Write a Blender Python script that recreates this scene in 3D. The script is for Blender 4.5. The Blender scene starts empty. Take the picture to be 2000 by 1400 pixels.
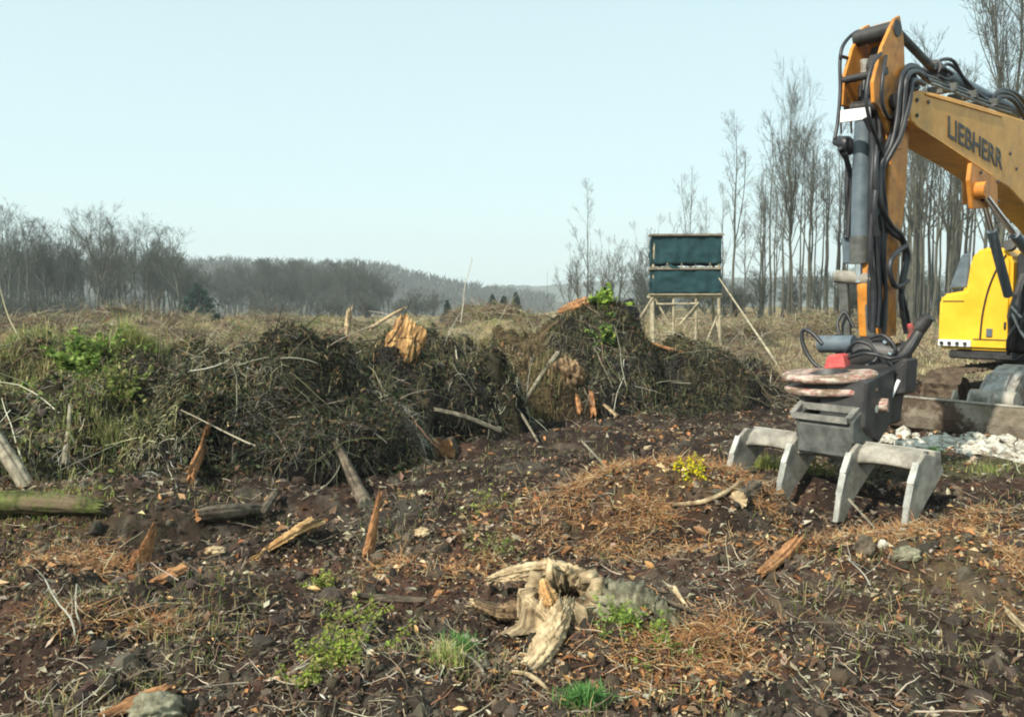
import bpy, bmesh, math, numpy as np
from mathutils import Vector, Matrix

SC = bpy.context.scene
R = math.radians
rng = np.random.default_rng(7)

# ------------------------------------------------------------------ camera
F_PX, CX, CY, HOR = 1570.0, 1000.0, 700.0, 588.0
PITCH = math.atan((CY - HOR) / F_PX)
CAM_Z = 1.7
cd = bpy.data.cameras.new('camera'); cam = bpy.data.objects.new('camera', cd)
SC.collection.objects.link(cam)
cam.location = (0, 0, CAM_Z); cam.rotation_euler = (math.pi / 2 - PITCH, 0, 0)
cd.sensor_width = 36; cd.lens = 36 * F_PX / 2000.0
cd.clip_start = 0.05; cd.clip_end = 9000
SC.camera = cam

# ------------------------------------------------------------------ world and sun
SUN_FROM = (-0.70, -0.71)            # horizontal direction towards the sun
SUN_EL = 40.0
sun_az = math.atan2(SUN_FROM[0], SUN_FROM[1])   # clockwise from +Y
w = bpy.data.worlds.new('World'); SC.world = w; w.use_nodes = True
nt = w.node_tree; nt.nodes.clear()
sky = nt.nodes.new('ShaderNodeTexSky'); sky.sky_type = 'NISHITA'; sky.sun_disc = False
sky.sun_elevation = R(SUN_EL); sky.sun_rotation = sun_az
sky.altitude = 200; sky.air_density = 1.0; sky.dust_density = 2.0; sky.ozone_density = 1.0
mx = nt.nodes.new('ShaderNodeMixRGB'); mx.blend_type = 'MIX'; mx.inputs[0].default_value = 0.80
nt.links.new(sky.outputs[0], mx.inputs[1]); 
tcw = nt.nodes.new('ShaderNodeTexCoord'); sx = nt.nodes.new('ShaderNodeSeparateXYZ'); nt.links.new(tcw.outputs['Generated'], sx.inputs[0])
cr = nt.nodes.new('ShaderNodeValToRGB'); nt.links.new(sx.outputs['Z'], cr.inputs[0])
ce = cr.color_ramp.elements; ce[0].position = 0.0; ce[0].color = (.72, .93, .89, 1); ce[1].position = .38; ce[1].color = (.55, .73, .75, 1)
e_ = ce.new(.14); e_.color = (.62, .83, .83, 1)
sc10 = nt.nodes.new('ShaderNodeVectorMath'); sc10.operation = 'SCALE'; sc10.inputs['Scale'].default_value = 8.7
nt.links.new(cr.outputs[0], sc10.inputs[0]); nt.links.new(sc10.outputs[0], mx.inputs[2])
bg = nt.nodes.new('ShaderNodeBackground'); bg.inputs[1].default_value = 0.115
out = nt.nodes.new('ShaderNodeOutputWorld')
nt.links.new(mx.outputs[0], bg.inputs[0]); nt.links.new(bg.outputs[0], out.inputs[0])
sl = bpy.data.lights.new('sun', 'SUN'); sl.energy = 5.0; sl.angle = R(0.9); sl.color = (1.0, 0.93, 0.80)
so = bpy.data.objects.new('sun', sl); SC.collection.objects.link(so)
sv = Vector((SUN_FROM[0], SUN_FROM[1], 0)).normalized() * math.cos(R(SUN_EL)) + Vector((0, 0, math.sin(R(SUN_EL))))
so.rotation_euler = sv.to_track_quat('Z', 'Y').to_euler(); so.location = (-20, -12, 25)
SC.view_settings.view_transform = 'Standard'; SC.view_settings.look = 'None'
SC.view_settings.exposure = 0.45; SC.view_settings.gamma = 1.0
SC.render.engine = 'CYCLES'
SC.cycles.max_bounces = 5; SC.cycles.diffuse_bounces = 3; SC.cycles.volume_bounces = 0
SC.cycles.use_denoising = True
SC.cycles.filter_width = 2.0

# ------------------------------------------------------------------ helpers
def Pd(px, py, D):
    """world point at depth D (world y) seen at photo position px, py"""
    xc = (px - CX) / F_PX; yc = (CY - py) / F_PX
    d = Vector((xc, math.cos(PITCH) + yc * math.sin(PITCH), -math.sin(PITCH) + yc * math.cos(PITCH)))
    return Vector((0, 0, CAM_Z)) + d * (D / d.y)

def hash3(ix, iy, iz, seed):
    n = (ix * 374761393 + iy * 668265263 + iz * 2147483647 + seed * 1274126177) & 0xFFFFFFFF
    n = ((n ^ (n >> 13)) * 1274126177) & 0xFFFFFFFF
    n = (n ^ (n >> 16)) & 0xFFFFFFFF
    n = (n * 2246822519) & 0xFFFFFFFF
    return ((n ^ (n >> 15)) & 0xFFFFFF) / float(0xFFFFFF) * 2 - 1

def vnoise(x, y, seed=0):
    x = np.asarray(x, float); y = np.asarray(y, float)
    ix = np.floor(x).astype(np.int64); iy = np.floor(y).astype(np.int64)
    fx = x - ix; fy = y - iy
    ux = fx * fx * fx * (fx * (fx * 6 - 15) + 10); uy = fy * fy * fy * (fy * (fy * 6 - 15) + 10)
    a = hash3(ix, iy, 0, seed); b = hash3(ix + 1, iy, 0, seed)
    c = hash3(ix, iy + 1, 0, seed); d = hash3(ix + 1, iy + 1, 0, seed)
    return (a * (1 - ux) + b * ux) * (1 - uy) + (c * (1 - ux) + d * ux) * uy

def fbm(x, y, scale, octs=4, seed=0, gain=.5):
    s = 0; a = 1.0; t = 0
    x = np.asarray(x) / scale; y = np.asarray(y) / scale
    for i in range(octs):
        s = s + a * vnoise(x * (2.03 ** i) + 17.3 * i, y * (2.03 ** i) - 9.1 * i, seed + i); t += a; a *= gain
    return s / t

def sstep(a, b, x):
    t = np.clip((x - a) / (b - a), 0, 1); return t * t * (3 - 2 * t)

# ------------------------------------------------------------------ terrain height
PILES = {
    'L':  (-4.9, 8.3, 2.0, 1.8, 0.98, 0),
    'A':  (-2.75, 8.50, 1.85, 1.55, 1.10, 0),
    'B':  (-1.50, 10.5, 1.70, 1.5, 1.22, 0),
    'BC': (0.25, 12.8, 1.7, 1.6, 0.95, 0),
    'C':  (1.38, 13.2, 1.25, 1.7, 1.50, 0),
    'D':  (3.9, 13.9, 1.75, 1.2, 0.50, 0),
}
def ell(x, y, cx, cy, rx, ry):
    return np.sqrt(((x - cx) / rx) ** 2 + ((y - cy) / ry) ** 2)

def h_pile(x, y, key):
    cx, cy, rx, ry, H, _ = PILES[key]
    wx = x + .25 * fbm(x, y, .9, 3, 31); wy = y + .25 * fbm(x, y, .9, 3, 37)
    d = ell(wx, wy, cx, cy, rx, ry)
    if key == 'C':
        d2 = ell(wx, wy, cx + 1.45, cy + .1, 1.35, 1.3); b = H * np.clip(1 - d ** 2.2, 0, 1) ** .8
        b = np.maximum(b, 1.02 * np.clip(1 - d2 ** 1.6, 0, 1)); d = np.minimum(d, d2)
    elif key == 'D':
        b = H * np.clip(1 - d ** 1.7, 0, 1)
    else:
        b = H * np.clip(1 - d ** 3.2, 0, 1) ** .65
    m = sstep(1.02, .70, d)
    b = b + m * ((.28 if key == 'C' else .54) * fbm(x, y, .72, 4, 41) + .17 * np.abs(fbm(x, y, .2, 3, 43)) - .05)
    return np.where(d < 1.12, b, -9) + np.where(d < 1.12, -.12 * sstep(.9, 1.1, d), 0)

def h_ground(x, y):
    x = np.asarray(x, float); y = np.asarray(y, float)
    r = np.hypot(x, y)
    near = sstep(60, 12, r)
    h = .10 * fbm(x, y, 2.2, 3, 1) * (0.4 + .6 * near) + .25 * fbm(x, y, 14, 3, 5) * sstep(14, 45, r)
    h = h + sstep(14.5, 19, y) * sstep(75, 40, y) * (1.3 * np.clip(fbm(x, y, 3.0, 4, 21) , 0, 1) ** .9 + .12 * np.abs(fbm(x, y, .8, 3, 23))) * sstep(9, 2, x + (16 - y) * .1)
    h = h + near * (.12 * fbm(x, y, .55, 3, 9) + .060 * np.abs(fbm(x, y, .18, 3, 12)) + .016 * fbm(x, y, .045, 2, 15))
    # bumps of the churned foreground
    def dome(cx, cy, rx, ry, H, p=2.0):
        d = ell(x + .12 * fbm(x, y, .5, 2, 61), y + .12 * fbm(x, y, .5, 2, 67), cx, cy, rx, ry)
        return H * np.clip(1 - d ** p, 0, 1)
    h = h + dome(1.28, 6.10, 1.15, .66, .42, 2.2) + dome(-3.7, 5.95, 1.9, .75, .24, 3)
    h = h + dome(-2.7, 7.0, 1.6, .8, .16) + dome(2.6, 5.0, 1.0, .6, .10) + dome(-1.5, 3.6, 1.4, .8, .10)
    h = h + dome(5.75, 12.3, 1.0, .9, .55) + dome(.55, 4.15, .9, .55, .10)
    h = h - dome(2.75, 6.75, 1.0, .6, .24) - dome(3.10, 6.15, .65, .5, .22)
    # far: lower towards the left, slightly higher on the right, a valley beyond
    far = sstep(28, 130, y)
    h = h + far * np.where(x < 0, -1.6, .4 * sstep(0, 20, x) - 1.6 * sstep(20, 0, x))
    h = h - 26 * sstep(170, 600, r)
    return h

def h_all(x, y):
    h = h_ground(x, y)
    for k in PILES:
        h = np.maximum(h, h_pile(x, y, k) + 0 * h)
    return h

def hz(x, y):
    return float(h_all(np.array([x]), np.array([y]))[0])

def normal_at(x, y, e=.04):
    dx = (h_all(x + e, y) - h_all(x - e, y)) / (2 * e); dy = (h_all(x, y + e) - h_all(x, y - e)) / (2 * e)
    n = np.stack([-dx, -dy, np.ones_like(dx)], 1)
    return n / np.linalg.norm(n, axis=1)[:, None]

# ------------------------------------------------------------------ mesh tools
def np_mesh(name, V, quads=None, tris=None, col=None, smooth=True, midx=None):
    me = bpy.data.meshes.new(name)
    V = np.asarray(V, np.float32); me.vertices.add(len(V)); me.vertices.foreach_set('co', V.ravel())
    q = np.zeros((0, 4), np.int32) if quads is None or len(quads) == 0 else np.asarray(quads, np.int32)
    t = np.zeros((0, 3), np.int32) if tris is None or len(tris) == 0 else np.asarray(tris, np.int32)
    loops = np.concatenate([q.ravel(), t.ravel()])
    me.loops.add(len(loops)); me.loops.foreach_set('vertex_index', loops)
    tot = np.concatenate([np.full(len(q), 4, np.int32), np.full(len(t), 3, np.int32)])
    st = np.concatenate([[0], np.cumsum(tot)[:-1]]).astype(np.int32)
    me.polygons.add(len(tot)); me.polygons.foreach_set('loop_start', st); me.polygons.foreach_set('loop_total', tot)
    me.polygons.foreach_set('use_smooth', np.full(len(tot), smooth))
    if midx is not None: me.polygons.foreach_set('material_index', np.asarray(midx, np.int32))
    if col is not None:
        a = me.color_attributes.new('Col', 'FLOAT_COLOR', 'POINT')
        c = np.ones((len(V), 4), np.float32); c[:, :3] = col
        a.data.foreach_set('color', c.ravel())
    me.update(calc_edges=True)
    return me

def link(name, me, mat=None, parent=None, loc=None):
    o = bpy.data.objects.new(name, me); SC.collection.objects.link(o)
    if mat is not None and me is not None:
        for m in (mat if isinstance(mat, (list, tuple)) else [mat]):
            me.materials.append(m)
    if parent is not None: o.parent = parent
    if loc is not None: o.location = loc
    return o

def tag(o, label=None, cat=None, group=None, kind=None):
    if label: o['label'] = label
    if cat: o['category'] = cat
    if group: o['group'] = group
    if kind: o['kind'] = kind
    return o

def empty(name, loc, label, cat, group=None, rot=0):
    o = bpy.data.objects.new(name, None); SC.collection.objects.link(o)
    o.location = loc; o.rotation_euler[2] = rot; o.empty_display_size = .2
    return tag(o, label, cat, group)

class Acc:
    """collects vertices and faces of one mesh"""
    def __init__(s): s.V = []; s.Q = []; s.T = []; s.C = []; s.n = 0; s.MQ = []; s.MT = []
    def add(s, V, Q=None, T=None, C=None, m=0):
        V = np.asarray(V, float).reshape(-1, 3)
        if Q is not None and len(Q): s.Q.append(np.asarray(Q) + s.n); s.MQ.append(np.full(len(Q), m))
        if T is not None and len(T): s.T.append(np.asarray(T) + s.n); s.MT.append(np.full(len(T), m))
        s.V.append(V); s.n += len(V)
        if C is None: C = (.5, .5, .5)
        C = np.asarray(C, float)
        s.C.append(np.broadcast_to(C, (len(V), 3)))
    def mesh(s, name, smooth=True):
        Q = np.concatenate(s.Q) if s.Q else None; T = np.concatenate(s.T) if s.T else None
        mi = np.concatenate([np.concatenate(s.MQ) if s.MQ else np.zeros(0), np.concatenate(s.MT) if s.MT else np.zeros(0)])
        return np_mesh(name, np.concatenate(s.V), Q, T, np.concatenate(s.C), smooth, mi)

def tube_batch(P, Rr, sides=3):
    """P (N,K,3), Rr (N,K) -> V, quads"""
    N, K, _ = P.shape
    T = np.gradient(P, axis=1); T /= np.linalg.norm(T, axis=2)[..., None] + 1e-9
    ref = np.tile(np.array([[.31, .17, .93]]), (N, 1))
    flat = np.abs((T.mean(1) * ref).sum(1)) > .8
    ref[flat] = (.93, -.2, .3)
    U = np.cross(T, ref[:, None, :]); U /= np.linalg.norm(U, axis=2)[..., None] + 1e-9
    W = np.cross(T, U)
    a = np.arange(sides) * 2 * np.pi / sides
    V = P[:, :, None, :] + Rr[:, :, None, None] * (np.cos(a)[None, None, :, None] * U[:, :, None, :] + np.sin(a)[None, None, :, None] * W[:, :, None, :])
    base = (np.arange(N) * K * sides)[:, None, None]
    k = (np.arange(K - 1) * sides)[None, :, None]; j = np.arange(sides)[None, None, :]; j2 = (np.arange(sides) + 1) % sides
    q = np.stack([base + k + j, base + k + j2, base + k + sides + j2, base + k + sides + j], -1).reshape(-1, 4)
    return V.reshape(-1, 3), q

def smooth_path(pts, n):
    pts = np.asarray([tuple(p) for p in pts], float); K = len(pts)
    t = np.linspace(0, K - 1, n); i = np.clip(np.floor(t).astype(int), 0, K - 2); f = (t - i)[:, None]
    p0 = pts[np.clip(i - 1, 0, K - 1)]; p1 = pts[i]; p2 = pts[i + 1]; p3 = pts[np.clip(i + 2, 0, K - 1)]
    return .5 * ((2 * p1) + (-p0 + p2) * f + (2 * p0 - 5 * p1 + 4 * p2 - p3) * f ** 2 + (-p0 + 3 * p1 - 3 * p2 + p3) * f ** 3)

def tube(acc, pts, rad, sides=8, n=None, rough=0, cap=True, C=(.5,.5,.5), m=0, mcap=None, flat=1.0, seed=0, ridges=0, jag=0, fib=0):
    """one tube along pts; rad scalar or list; rough = relative radial noise; flat squashes the section"""
    if n is None: n = len(pts)
    P = smooth_path(pts, n) if n > 2 else np.asarray([tuple(p) for p in pts], float)
    n = len(P)
    rad = np.atleast_1d(np.asarray(rad, float))
    rr = np.interp(np.linspace(0, 1, n), np.linspace(0, 1, len(rad)), rad) if len(rad) > 1 else np.full(n, rad[0])
    T = np.gradient(P, axis=0); T /= np.linalg.norm(T, axis=1)[:, None] + 1e-9
    U = np.zeros_like(P); ref = np.array([0, 0, 1.]) if abs(T[0][2]) < .85 else np.array([1., 0, 0])
    u = np.cross(T[0], ref); u /= np.linalg.norm(u)
    for i in range(n):
        u = u - T[i] * np.dot(u, T[i]); u /= np.linalg.norm(u) + 1e-9; U[i] = u
    W = np.cross(T, U)
    a = np.arange(sides) * 2 * np.pi / sides
    g = np.random.default_rng(seed + 11)
    rn = np.ones((n, sides))
    if rough:
        lon = g.normal(0, 1, sides) ; rn = 1 + rough * (.6 * lon[None, :] + .5 * g.normal(0, 1, (n, sides)))
        if ridges: rn += rough * ridges * np.cumsum(g.normal(0, 1, (n, sides)), axis=0) / math.sqrt(n)
        rn = np.clip(rn, .3, 2.2)
    V = P[:, None, :] + (rr[:, None] * rn)[..., None] * (np.cos(a)[None, :, None] * U[:, None, :] + flat * np.sin(a)[None, :, None] * W[:, None, :])
    if jag:
        Lt = np.linalg.norm(P[-1] - P[0]); je = g.uniform(-1, 1, sides) * jag * Lt; js = g.uniform(-1, 1, sides) * jag * Lt
        wE = np.clip((np.linspace(0, 1, n) - .6) / .4, 0, 1)[:, None] ** 1.5; wS = wE[::-1]
        V = V + T[:, None, :] * ((je[None] * wE + js[None] * wS)[..., None])
    if fib:
        ck = (g.uniform(0, 1, sides) < .2)[None] * (np.convolve(g.uniform(0, 1, n + 4), np.ones(5) / 5, 'valid')[:, None] > .38)
        f1 = (1 + fib * .6 * g.normal(0, 1, sides)[None] + fib * .35 * g.normal(0, 1, (n, sides))) * (1 - ck * .6); C = np.clip(f1[..., None] * np.ones(3), .22, 1.5).reshape(-1, 3)
        V = P[:, None, :] + (V - P[:, None, :]) * (1 - .16 * ck)[..., None]
    V = V.reshape(-1, 3)
    k = (np.arange(n - 1) * sides)[:, None]; j = np.arange(sides)[None, :]; j2 = ((np.arange(sides) + 1) % sides)[None, :]
    q = np.stack([k + j, k + j2, k + sides + j2, k + sides + j], -1).reshape(-1, 4)
    acc.add(V, q, None, C, m)
    if cap:
        mc = m if mcap is None else mcap
        if fib: C = (1, 1, 1)
        for e, sgn in ((0, -1), (n - 1, 1)):
            ring = V[e * sides:(e + 1) * sides]
            VV = np.vstack([ring, P[e] + T[e] * sgn * rr[e] * .06])
            jj = np.arange(sides); tt = np.stack([jj, (jj + 1) % sides, np.full(sides, sides)], 1)
            if sgn < 0: tt = tt[:, ::-1]
            acc.add(VV, None, tt, C, mc)

def poly_solid(name, faces_pts, bevel=.01, seg=1):
    """faces_pts: (list of 3D points of one face, offset vector): prism, bevelled, as mesh"""
    pts, off = faces_pts
    bm = bmesh.new()
    a = [bm.verts.new(p) for p in pts]; b = [bm.verts.new(Vector(p) + Vector(off)) for p in pts]
    bm.faces.new(a); bm.faces.new(list(reversed(b)))
    n = len(pts)
    for i in range(n): bm.faces.new((a[(i + 1) % n], a[i], b[i], b[(i + 1) % n]))
    bmesh.ops.recalc_face_normals(bm, faces=bm.faces)
    if bevel: bmesh.ops.bevel(bm, geom=list(bm.edges), offset=bevel, segments=seg, affect='EDGES', clamp_overlap=True)
    me = bpy.data.meshes.new(name); bm.to_mesh(me); bm.free()
    return me

def join_meshes(name, mes):
    bm = bmesh.new()
    for m in mes: bm.from_mesh(m); bpy.data.meshes.remove(m)
    me = bpy.data.meshes.new(name); bm.to_mesh(me); bm.free(); return me

# ------------------------------------------------------------------ materials
def new_mat(name):
    m = bpy.data.materials.new(name); m.use_nodes = True
    nt = m.node_tree; b = nt.nodes['Principled BSDF']
    return m, nt, b

def N(nt, t, **kw):
    n = nt.nodes.new(t)
    for k, v in kw.items(): setattr(n, k, v)
    return n

def ramp(nt, stops):
    r = N(nt, 'ShaderNodeValToRGB'); e = r.color_ramp.elements
    while len(e) < len(stops): e.new(.5)
    for el, (p, c) in zip(e, stops): el.position = p; el.color = (*c, 1)
    return r

def noisy(name, c1, c2, scale=6, rough=.8, bump=.3, bscale=30, stretch=(1, 1, 1), c3=None, metal=0, spec=.3, use_col=False, lo=.35, hi=.65, bdist=.01, c3lo=.62, c3hi=.7):
    m, nt, b = new_mat(name)
    tc = N(nt, 'ShaderNodeTexCoord'); mp = N(nt, 'ShaderNodeMapping'); mp.inputs['Scale'].default_value = stretch
    nt.links.new(tc.outputs['Object'], mp.inputs[0])
    n1 = N(nt, 'ShaderNodeTexNoise'); n1.inputs['Scale'].default_value = scale; n1.inputs['Detail'].default_value = 8; n1.inputs['Roughness'].default_value = .65
    nt.links.new(mp.outputs[0], n1.inputs['Vector'])
    r = ramp(nt, [(lo, c1), (hi, c2)]); nt.links.new(n1.outputs['Fac'], r.inputs[0]); c = r.outputs[0]
    if c3 is not None:
        n3 = N(nt, 'ShaderNodeTexNoise'); n3.inputs['Scale'].default_value = scale * .45; n3.inputs['Detail'].default_value = 7; n3.inputs['Roughness'].default_value = .7
        nt.links.new(mp.outputs[0], n3.inputs['Vector'])
        r3 = ramp(nt, [(c3lo, (0, 0, 0)), (c3hi, (1, 1, 1))]); nt.links.new(n3.outputs['Fac'], r3.inputs[0])
        mm = N(nt, 'ShaderNodeMixRGB'); nt.links.new(r3.outputs[0], mm.inputs[0]); nt.links.new(c, mm.inputs[1]); mm.inputs[2].default_value = (*c3, 1); c = mm.outputs[0]
    if use_col:
        at = N(nt, 'ShaderNodeAttribute'); at.attribute_name = 'Col'
        mm = N(nt, 'ShaderNodeMixRGB', blend_type='MULTIPLY'); mm.inputs[0].default_value = 1
        nt.links.new(c, mm.inputs[1]); nt.links.new(at.outputs['Color'], mm.inputs[2]); c = mm.outputs[0]
    nt.links.new(c, b.inputs['Base Color'])
    b.inputs['Roughness'].default_value = rough; b.inputs['Metallic'].default_value = metal; b.inputs['Specular IOR Level'].default_value = spec
    if bump:
        n2 = N(nt, 'ShaderNodeTexNoise'); n2.inputs['Scale'].default_value = bscale; n2.inputs['Detail'].default_value = 6; n2.inputs['Roughness'].default_value = .7
        nt.links.new(mp.outputs[0], n2.inputs['Vector'])
        bp = N(nt, 'ShaderNodeBump'); bp.inputs['Strength'].default_value = bump; bp.inputs['Distance'].default_value = bdist
        nt.links.new(n2.outputs['Fac'], bp.inputs['Height']); nt.links.new(bp.outputs[0], b.inputs['Normal'])
    return m

def col_mat(name, rough=.8, trans=0, spec=.2):
    m, nt, b = new_mat(name)
    at = N(nt, 'ShaderNodeAttribute'); at.attribute_name = 'Col'
    nt.links.new(at.outputs['Color'], b.inputs['Base Color'])
    b.inputs['Roughness'].default_value = rough; b.inputs['Specular IOR Level'].default_value = spec
    if trans:
        tl = N(nt, 'ShaderNodeBsdfTranslucent'); nt.links.new(at.outputs['Color'], tl.inputs[0])
        ms = N(nt, 'ShaderNodeMixShader'); ms.inputs[0].default_value = trans
        nt.links.new(b.outputs[0], ms.inputs[1]); nt.links.new(tl.outputs[0], ms.inputs[2])
        nt.links.new(ms.outputs[0], nt.nodes['Material Output'].inputs[0])
    return m

M = {}
M['soil'] = noisy('soil', (.45, .45, .45), (1.5, 1.45, 1.4), 7, .95, .9, 45, use_col=True, lo=.3, hi=.72, spec=.1, bdist=.03)
M['pile_soil'] = noisy('pile_soil', (.35, .36, .38), (1.5, 1.5, 1.4), 6, .97, 1.0, 30, use_col=True, lo=.3, hi=.7, spec=.1, bdist=.05)
M['litter'] = col_mat('litter', .85, .12)
M['twig'] = col_mat('twig', .8)
M['leaf'] = col_mat('leaf', .6, .35)
M['bark'] = noisy('bark', (.038, .040, .032), (.12, .118, .09), 5, .9, .5, 30, (1, 1, .25), c3=(.10, .13, .07))
M['bark_far'] = noisy('bark_far', (.035, .045, .036), (.10, .11, .088), .8, .95, 0, c3=(.07, .10, .065))
M['log_bark'] = noisy('log_bark', (.05, .038, .026), (.20, .16, .115), 9, .9, .9, 25, (1, 1, 1), c3=(.10, .11, .05), bdist=.02, use_col=True)
M['grey_wood'] = noisy('grey_wood', (.14, .12, .085), (.36, .32, .235), 14, .85, .6, 50, bdist=.01, use_col=True)
M['fresh_wood'] = noisy('fresh_wood', (.36, .17, .055), (.66, .44, .20), 11, .75, .8, 60, c3=(.22, .10, .04), bdist=.012, use_col=True)
M['orange_wood'] = noisy('orange_wood', (.20, .085, .035), (.55, .28, .12), 13, .8, .9, 50, c3=(.13, .06, .03), bdist=.015, use_col=True)
M['pale_wood'] = noisy('pale_wood', (.25, .17, .09), (.62, .49, .30), 12, .8, .8, 50, c3=(.30, .17, .07), bdist=.012, use_col=True)
M['mossy'] = noisy('mossy', (.05, .05, .02), (.17, .20, .055), 12, .95, .9, 60, c3=(.20, .15, .09), bdist=.02, c3lo=.5, c3hi=.6, use_col=True)
M['moss_root'] = noisy('moss_root', (.10, .095, .06), (.38, .36, .25), 12, .92, .9, 60, c3=(.18, .24, .06), bdist=.015, use_col=True)
M['streak_wood'] = noisy('streak_wood', (.15, .07, .025), (.62, .37, .15), 5, .8, .6, 10, (7, 7, 1.0), c3=(.40, .18, .06), lo=.36, hi=.6, bdist=.02, use_col=True)
M['streak_tan'] = noisy('streak_tan', (.085, .055, .032), (.30, .20, .11), 4, .85, .6, 10, (6, 6, 1.0), c3=(.10, .07, .045), lo=.38, hi=.62, bdist=.02, use_col=True)
M['root_dome'] = noisy('root_dome', (.008, .008, .01), (.035, .035, .04), 8, .8, .8, 40, bdist=.02)
# machine paints and metals
M['yellow'] = noisy('yellow_paint', (.72, .40, .012), (.84, .52, .03), 2.5, .4, .05, 40, spec=.5, c3=(.45, .31, .07), c3lo=.56, c3hi=.80)
M['shaded_yellow'] = noisy('shaded_yellow', (.62, .30, .055), (.78, .41, .09), 5, .5, .1, 40, spec=.4, c3=(.36, .21, .10), c3lo=.54, c3hi=.78)  # machine yellow toned down, weaker light put into the colour, plus dirt
M['shaded_yellow_deep'] = noisy('shaded_yellow_deep', (.50, .18, .02), (.68, .29, .05), 7, .5, .1, 40, spec=.4, c3=(.16, .085, .04), c3lo=.50, c3hi=.66)  # same yellow pushed to orange, weaker light mixed into the colour, plus dirt
M['black'] = noisy('black_rubber', (.012, .013, .016), (.035, .036, .04), 8, .45, .1, 60, spec=.5)
M['black_steel'] = noisy('black_steel', (.012, .012, .014), (.05, .047, .045), 7, .5, .2, 50, spec=.5, c3=(.10, .075, .055))
M['grey_paint'] = noisy('grey_paint', (.07, .095, .115), (.13, .165, .19), 5, .4, .05, 40, spec=.5, c3=(.10, .085, .07))
M['light_grey'] = noisy('light_grey_paint', (.22, .22, .20), (.46, .46, .43), 7, .7, .3, 40, c3=(.16, .12, .085), c3lo=.48, c3hi=.62)
M['chrome'] = noisy('chrome', (.6, .6, .6), (.8, .8, .8), 4, .2, 0, metal=1)
M['white'] = noisy('white_plate', (.72, .72, .70), (.85, .85, .84), 5, .6, .05, 40, c3=(.4, .36, .3))
M['red'] = noisy('red_paint', (.42, .05, .05), (.62, .13, .12), 12, .6, .2, 40, c3=(.16, .06, .05), c3lo=.48, c3hi=.6)
M['red_worn'] = noisy('red_worn', (.30, .10, .085), (.50, .43, .36), 14, .6, .2, 50, (1, 1, 3), c3=(.16, .11, .07), lo=.38, hi=.55, c3lo=.46, c3hi=.56)
M['worn_steel'] = noisy('worn_steel', (.13, .12, .10), (.38, .355, .295), 7, .62, .6, 45, c3=(.12, .085, .055), metal=.0, spec=.5, lo=.28, hi=.62, c3lo=.56, c3hi=.72)
M['highlight_steel'] = noisy('highlight_steel', (.28, .28, .25), (.58, .58, .52), 9, .5, .3, 60, c3=(.25, .20, .14), spec=.5)  # lighter steel carrying the painted highlight of the tine edges, also on a pin
M['frame_steel'] = noisy('frame_steel', (.09, .09, .08), (.26, .25, .22), 8, .6, .4, 45, c3=(.12, .09, .06), spec=.5)
M['mount_steel'] = noisy('mount_steel', (.035, .038, .036), (.12, .125, .112), 7, .6, .4, 45, c3=(.10, .07, .045), spec=.5)
M['mud_track'] = noisy('mud_track', (.05, .034, .022), (.17, .125, .085), 9, .95, 1.0, 25, bdist=.04)
M['cab_glass'] = noisy('cab_glass', (.02, .025, .03), (.03, .035, .04), 2, .08, 0, spec=.8)
M['net'] = noisy('green_net', (.009, .036, .042), (.015, .056, .064), 5, .85, .5, 60, c3=(.010, .035, .045), bdist=.02)
M['board'] = noisy('blind_board', (.10, .085, .06), (.26, .23, .17), 6, .9, .3, 30, (1, 1, 1))
M['pole_wood'] = noisy('pole_wood', (.20, .17, .11), (.46, .41, .29), 7, .85, .3, 30)
M['stone'] = noisy('limestone', (.36, .34, .28), (.68, .66, .58), 14, .9, .7, 50, c3=(.20, .16, .11), c3lo=.5, c3hi=.6)
M['canopy'] = noisy('wood_canopy', (.06, .065, .045), (.15, .14, .11), .12, 1, .8, .6, c3=(.10, .12, .07), bdist=2.0)
M['far_hill'] = noisy('far_hill', (.06, .075, .065), (.11, .12, .10), .02, 1, .6, .1, bdist=6.0)
M['conifer'] = col_mat('conifer', .8, .2)

# ------------------------------------------------------------------ ground
def ground_colour(x, y):
    n = len(x)
    r = np.hypot(x, y)
    a = fbm(x, y, .8, 4, 71); b = fbm(x, y, .22, 3, 73); c = fbm(x, y, 4.5, 3, 79)
    soil = np.array([.034, .025, .021]); red = np.array([.085, .050, .036]); grey = np.array([.11, .10, .080])
    col = soil[None, :] + sstep(-.1, .5, a)[:, None] * (red - soil) + (sstep(.1, .5, b) * .6)[:, None] * (grey - soil)
    straw = np.array([.30, .24, .14]); green = np.array([.19, .18, .08]); rust = np.array([.17, .085, .04]); ol = np.array([.16, .15, .07])
    f = sstep(14, 19, y + 2.5 * c + 1.0 * a)
    field = straw * 1.0 + (sstep(-.1, .35, a)[:, None]) * (ol - straw) + (sstep(.15, .45, c) * .6)[:, None] * (green - straw)
    field = field + (sstep(.2, .5, fbm(x, y, 3.1, 4, 83)) * .75)[:, None] * (rust * .8 - field) + (sstep(.25, .5, fbm(x, y, 2.3, 4, 93)) * .8)[:, None] * (soil * 1.5 - field)
    col = col * (1 - f[:, None]) + field * f[:, None]
    far = sstep(150, 260, r)[:, None]
    col = col * (1 - far) + np.array([.10, .12, .07]) * far
    def zone(cx, cy, rx, ry, cc, s=1.0):
        nonlocal col
        m = sstep(1.15, .5, ell(x, y, cx, cy, rx, ry) + .35 * b + .25 * a)[:, None] * s
        col = col * (1 - m) + np.array(cc) * m
    zone(1.15, 6.0, 1.0, .5, (.13, .075, .04), .6)
    zone(3.2, 4.6, 1.1, .7, (.16, .12, .07), .6)
    zone(.9, 3.7, .5, .3, (.16, .075, .03), .6)
    zone(-3.4, 5.6, 1.5, .6, (.07, .065, .035), .3)
    zone(4.6, 8.0, 1.5, .7, (.11, .12, .05), .5)
    return col

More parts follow.
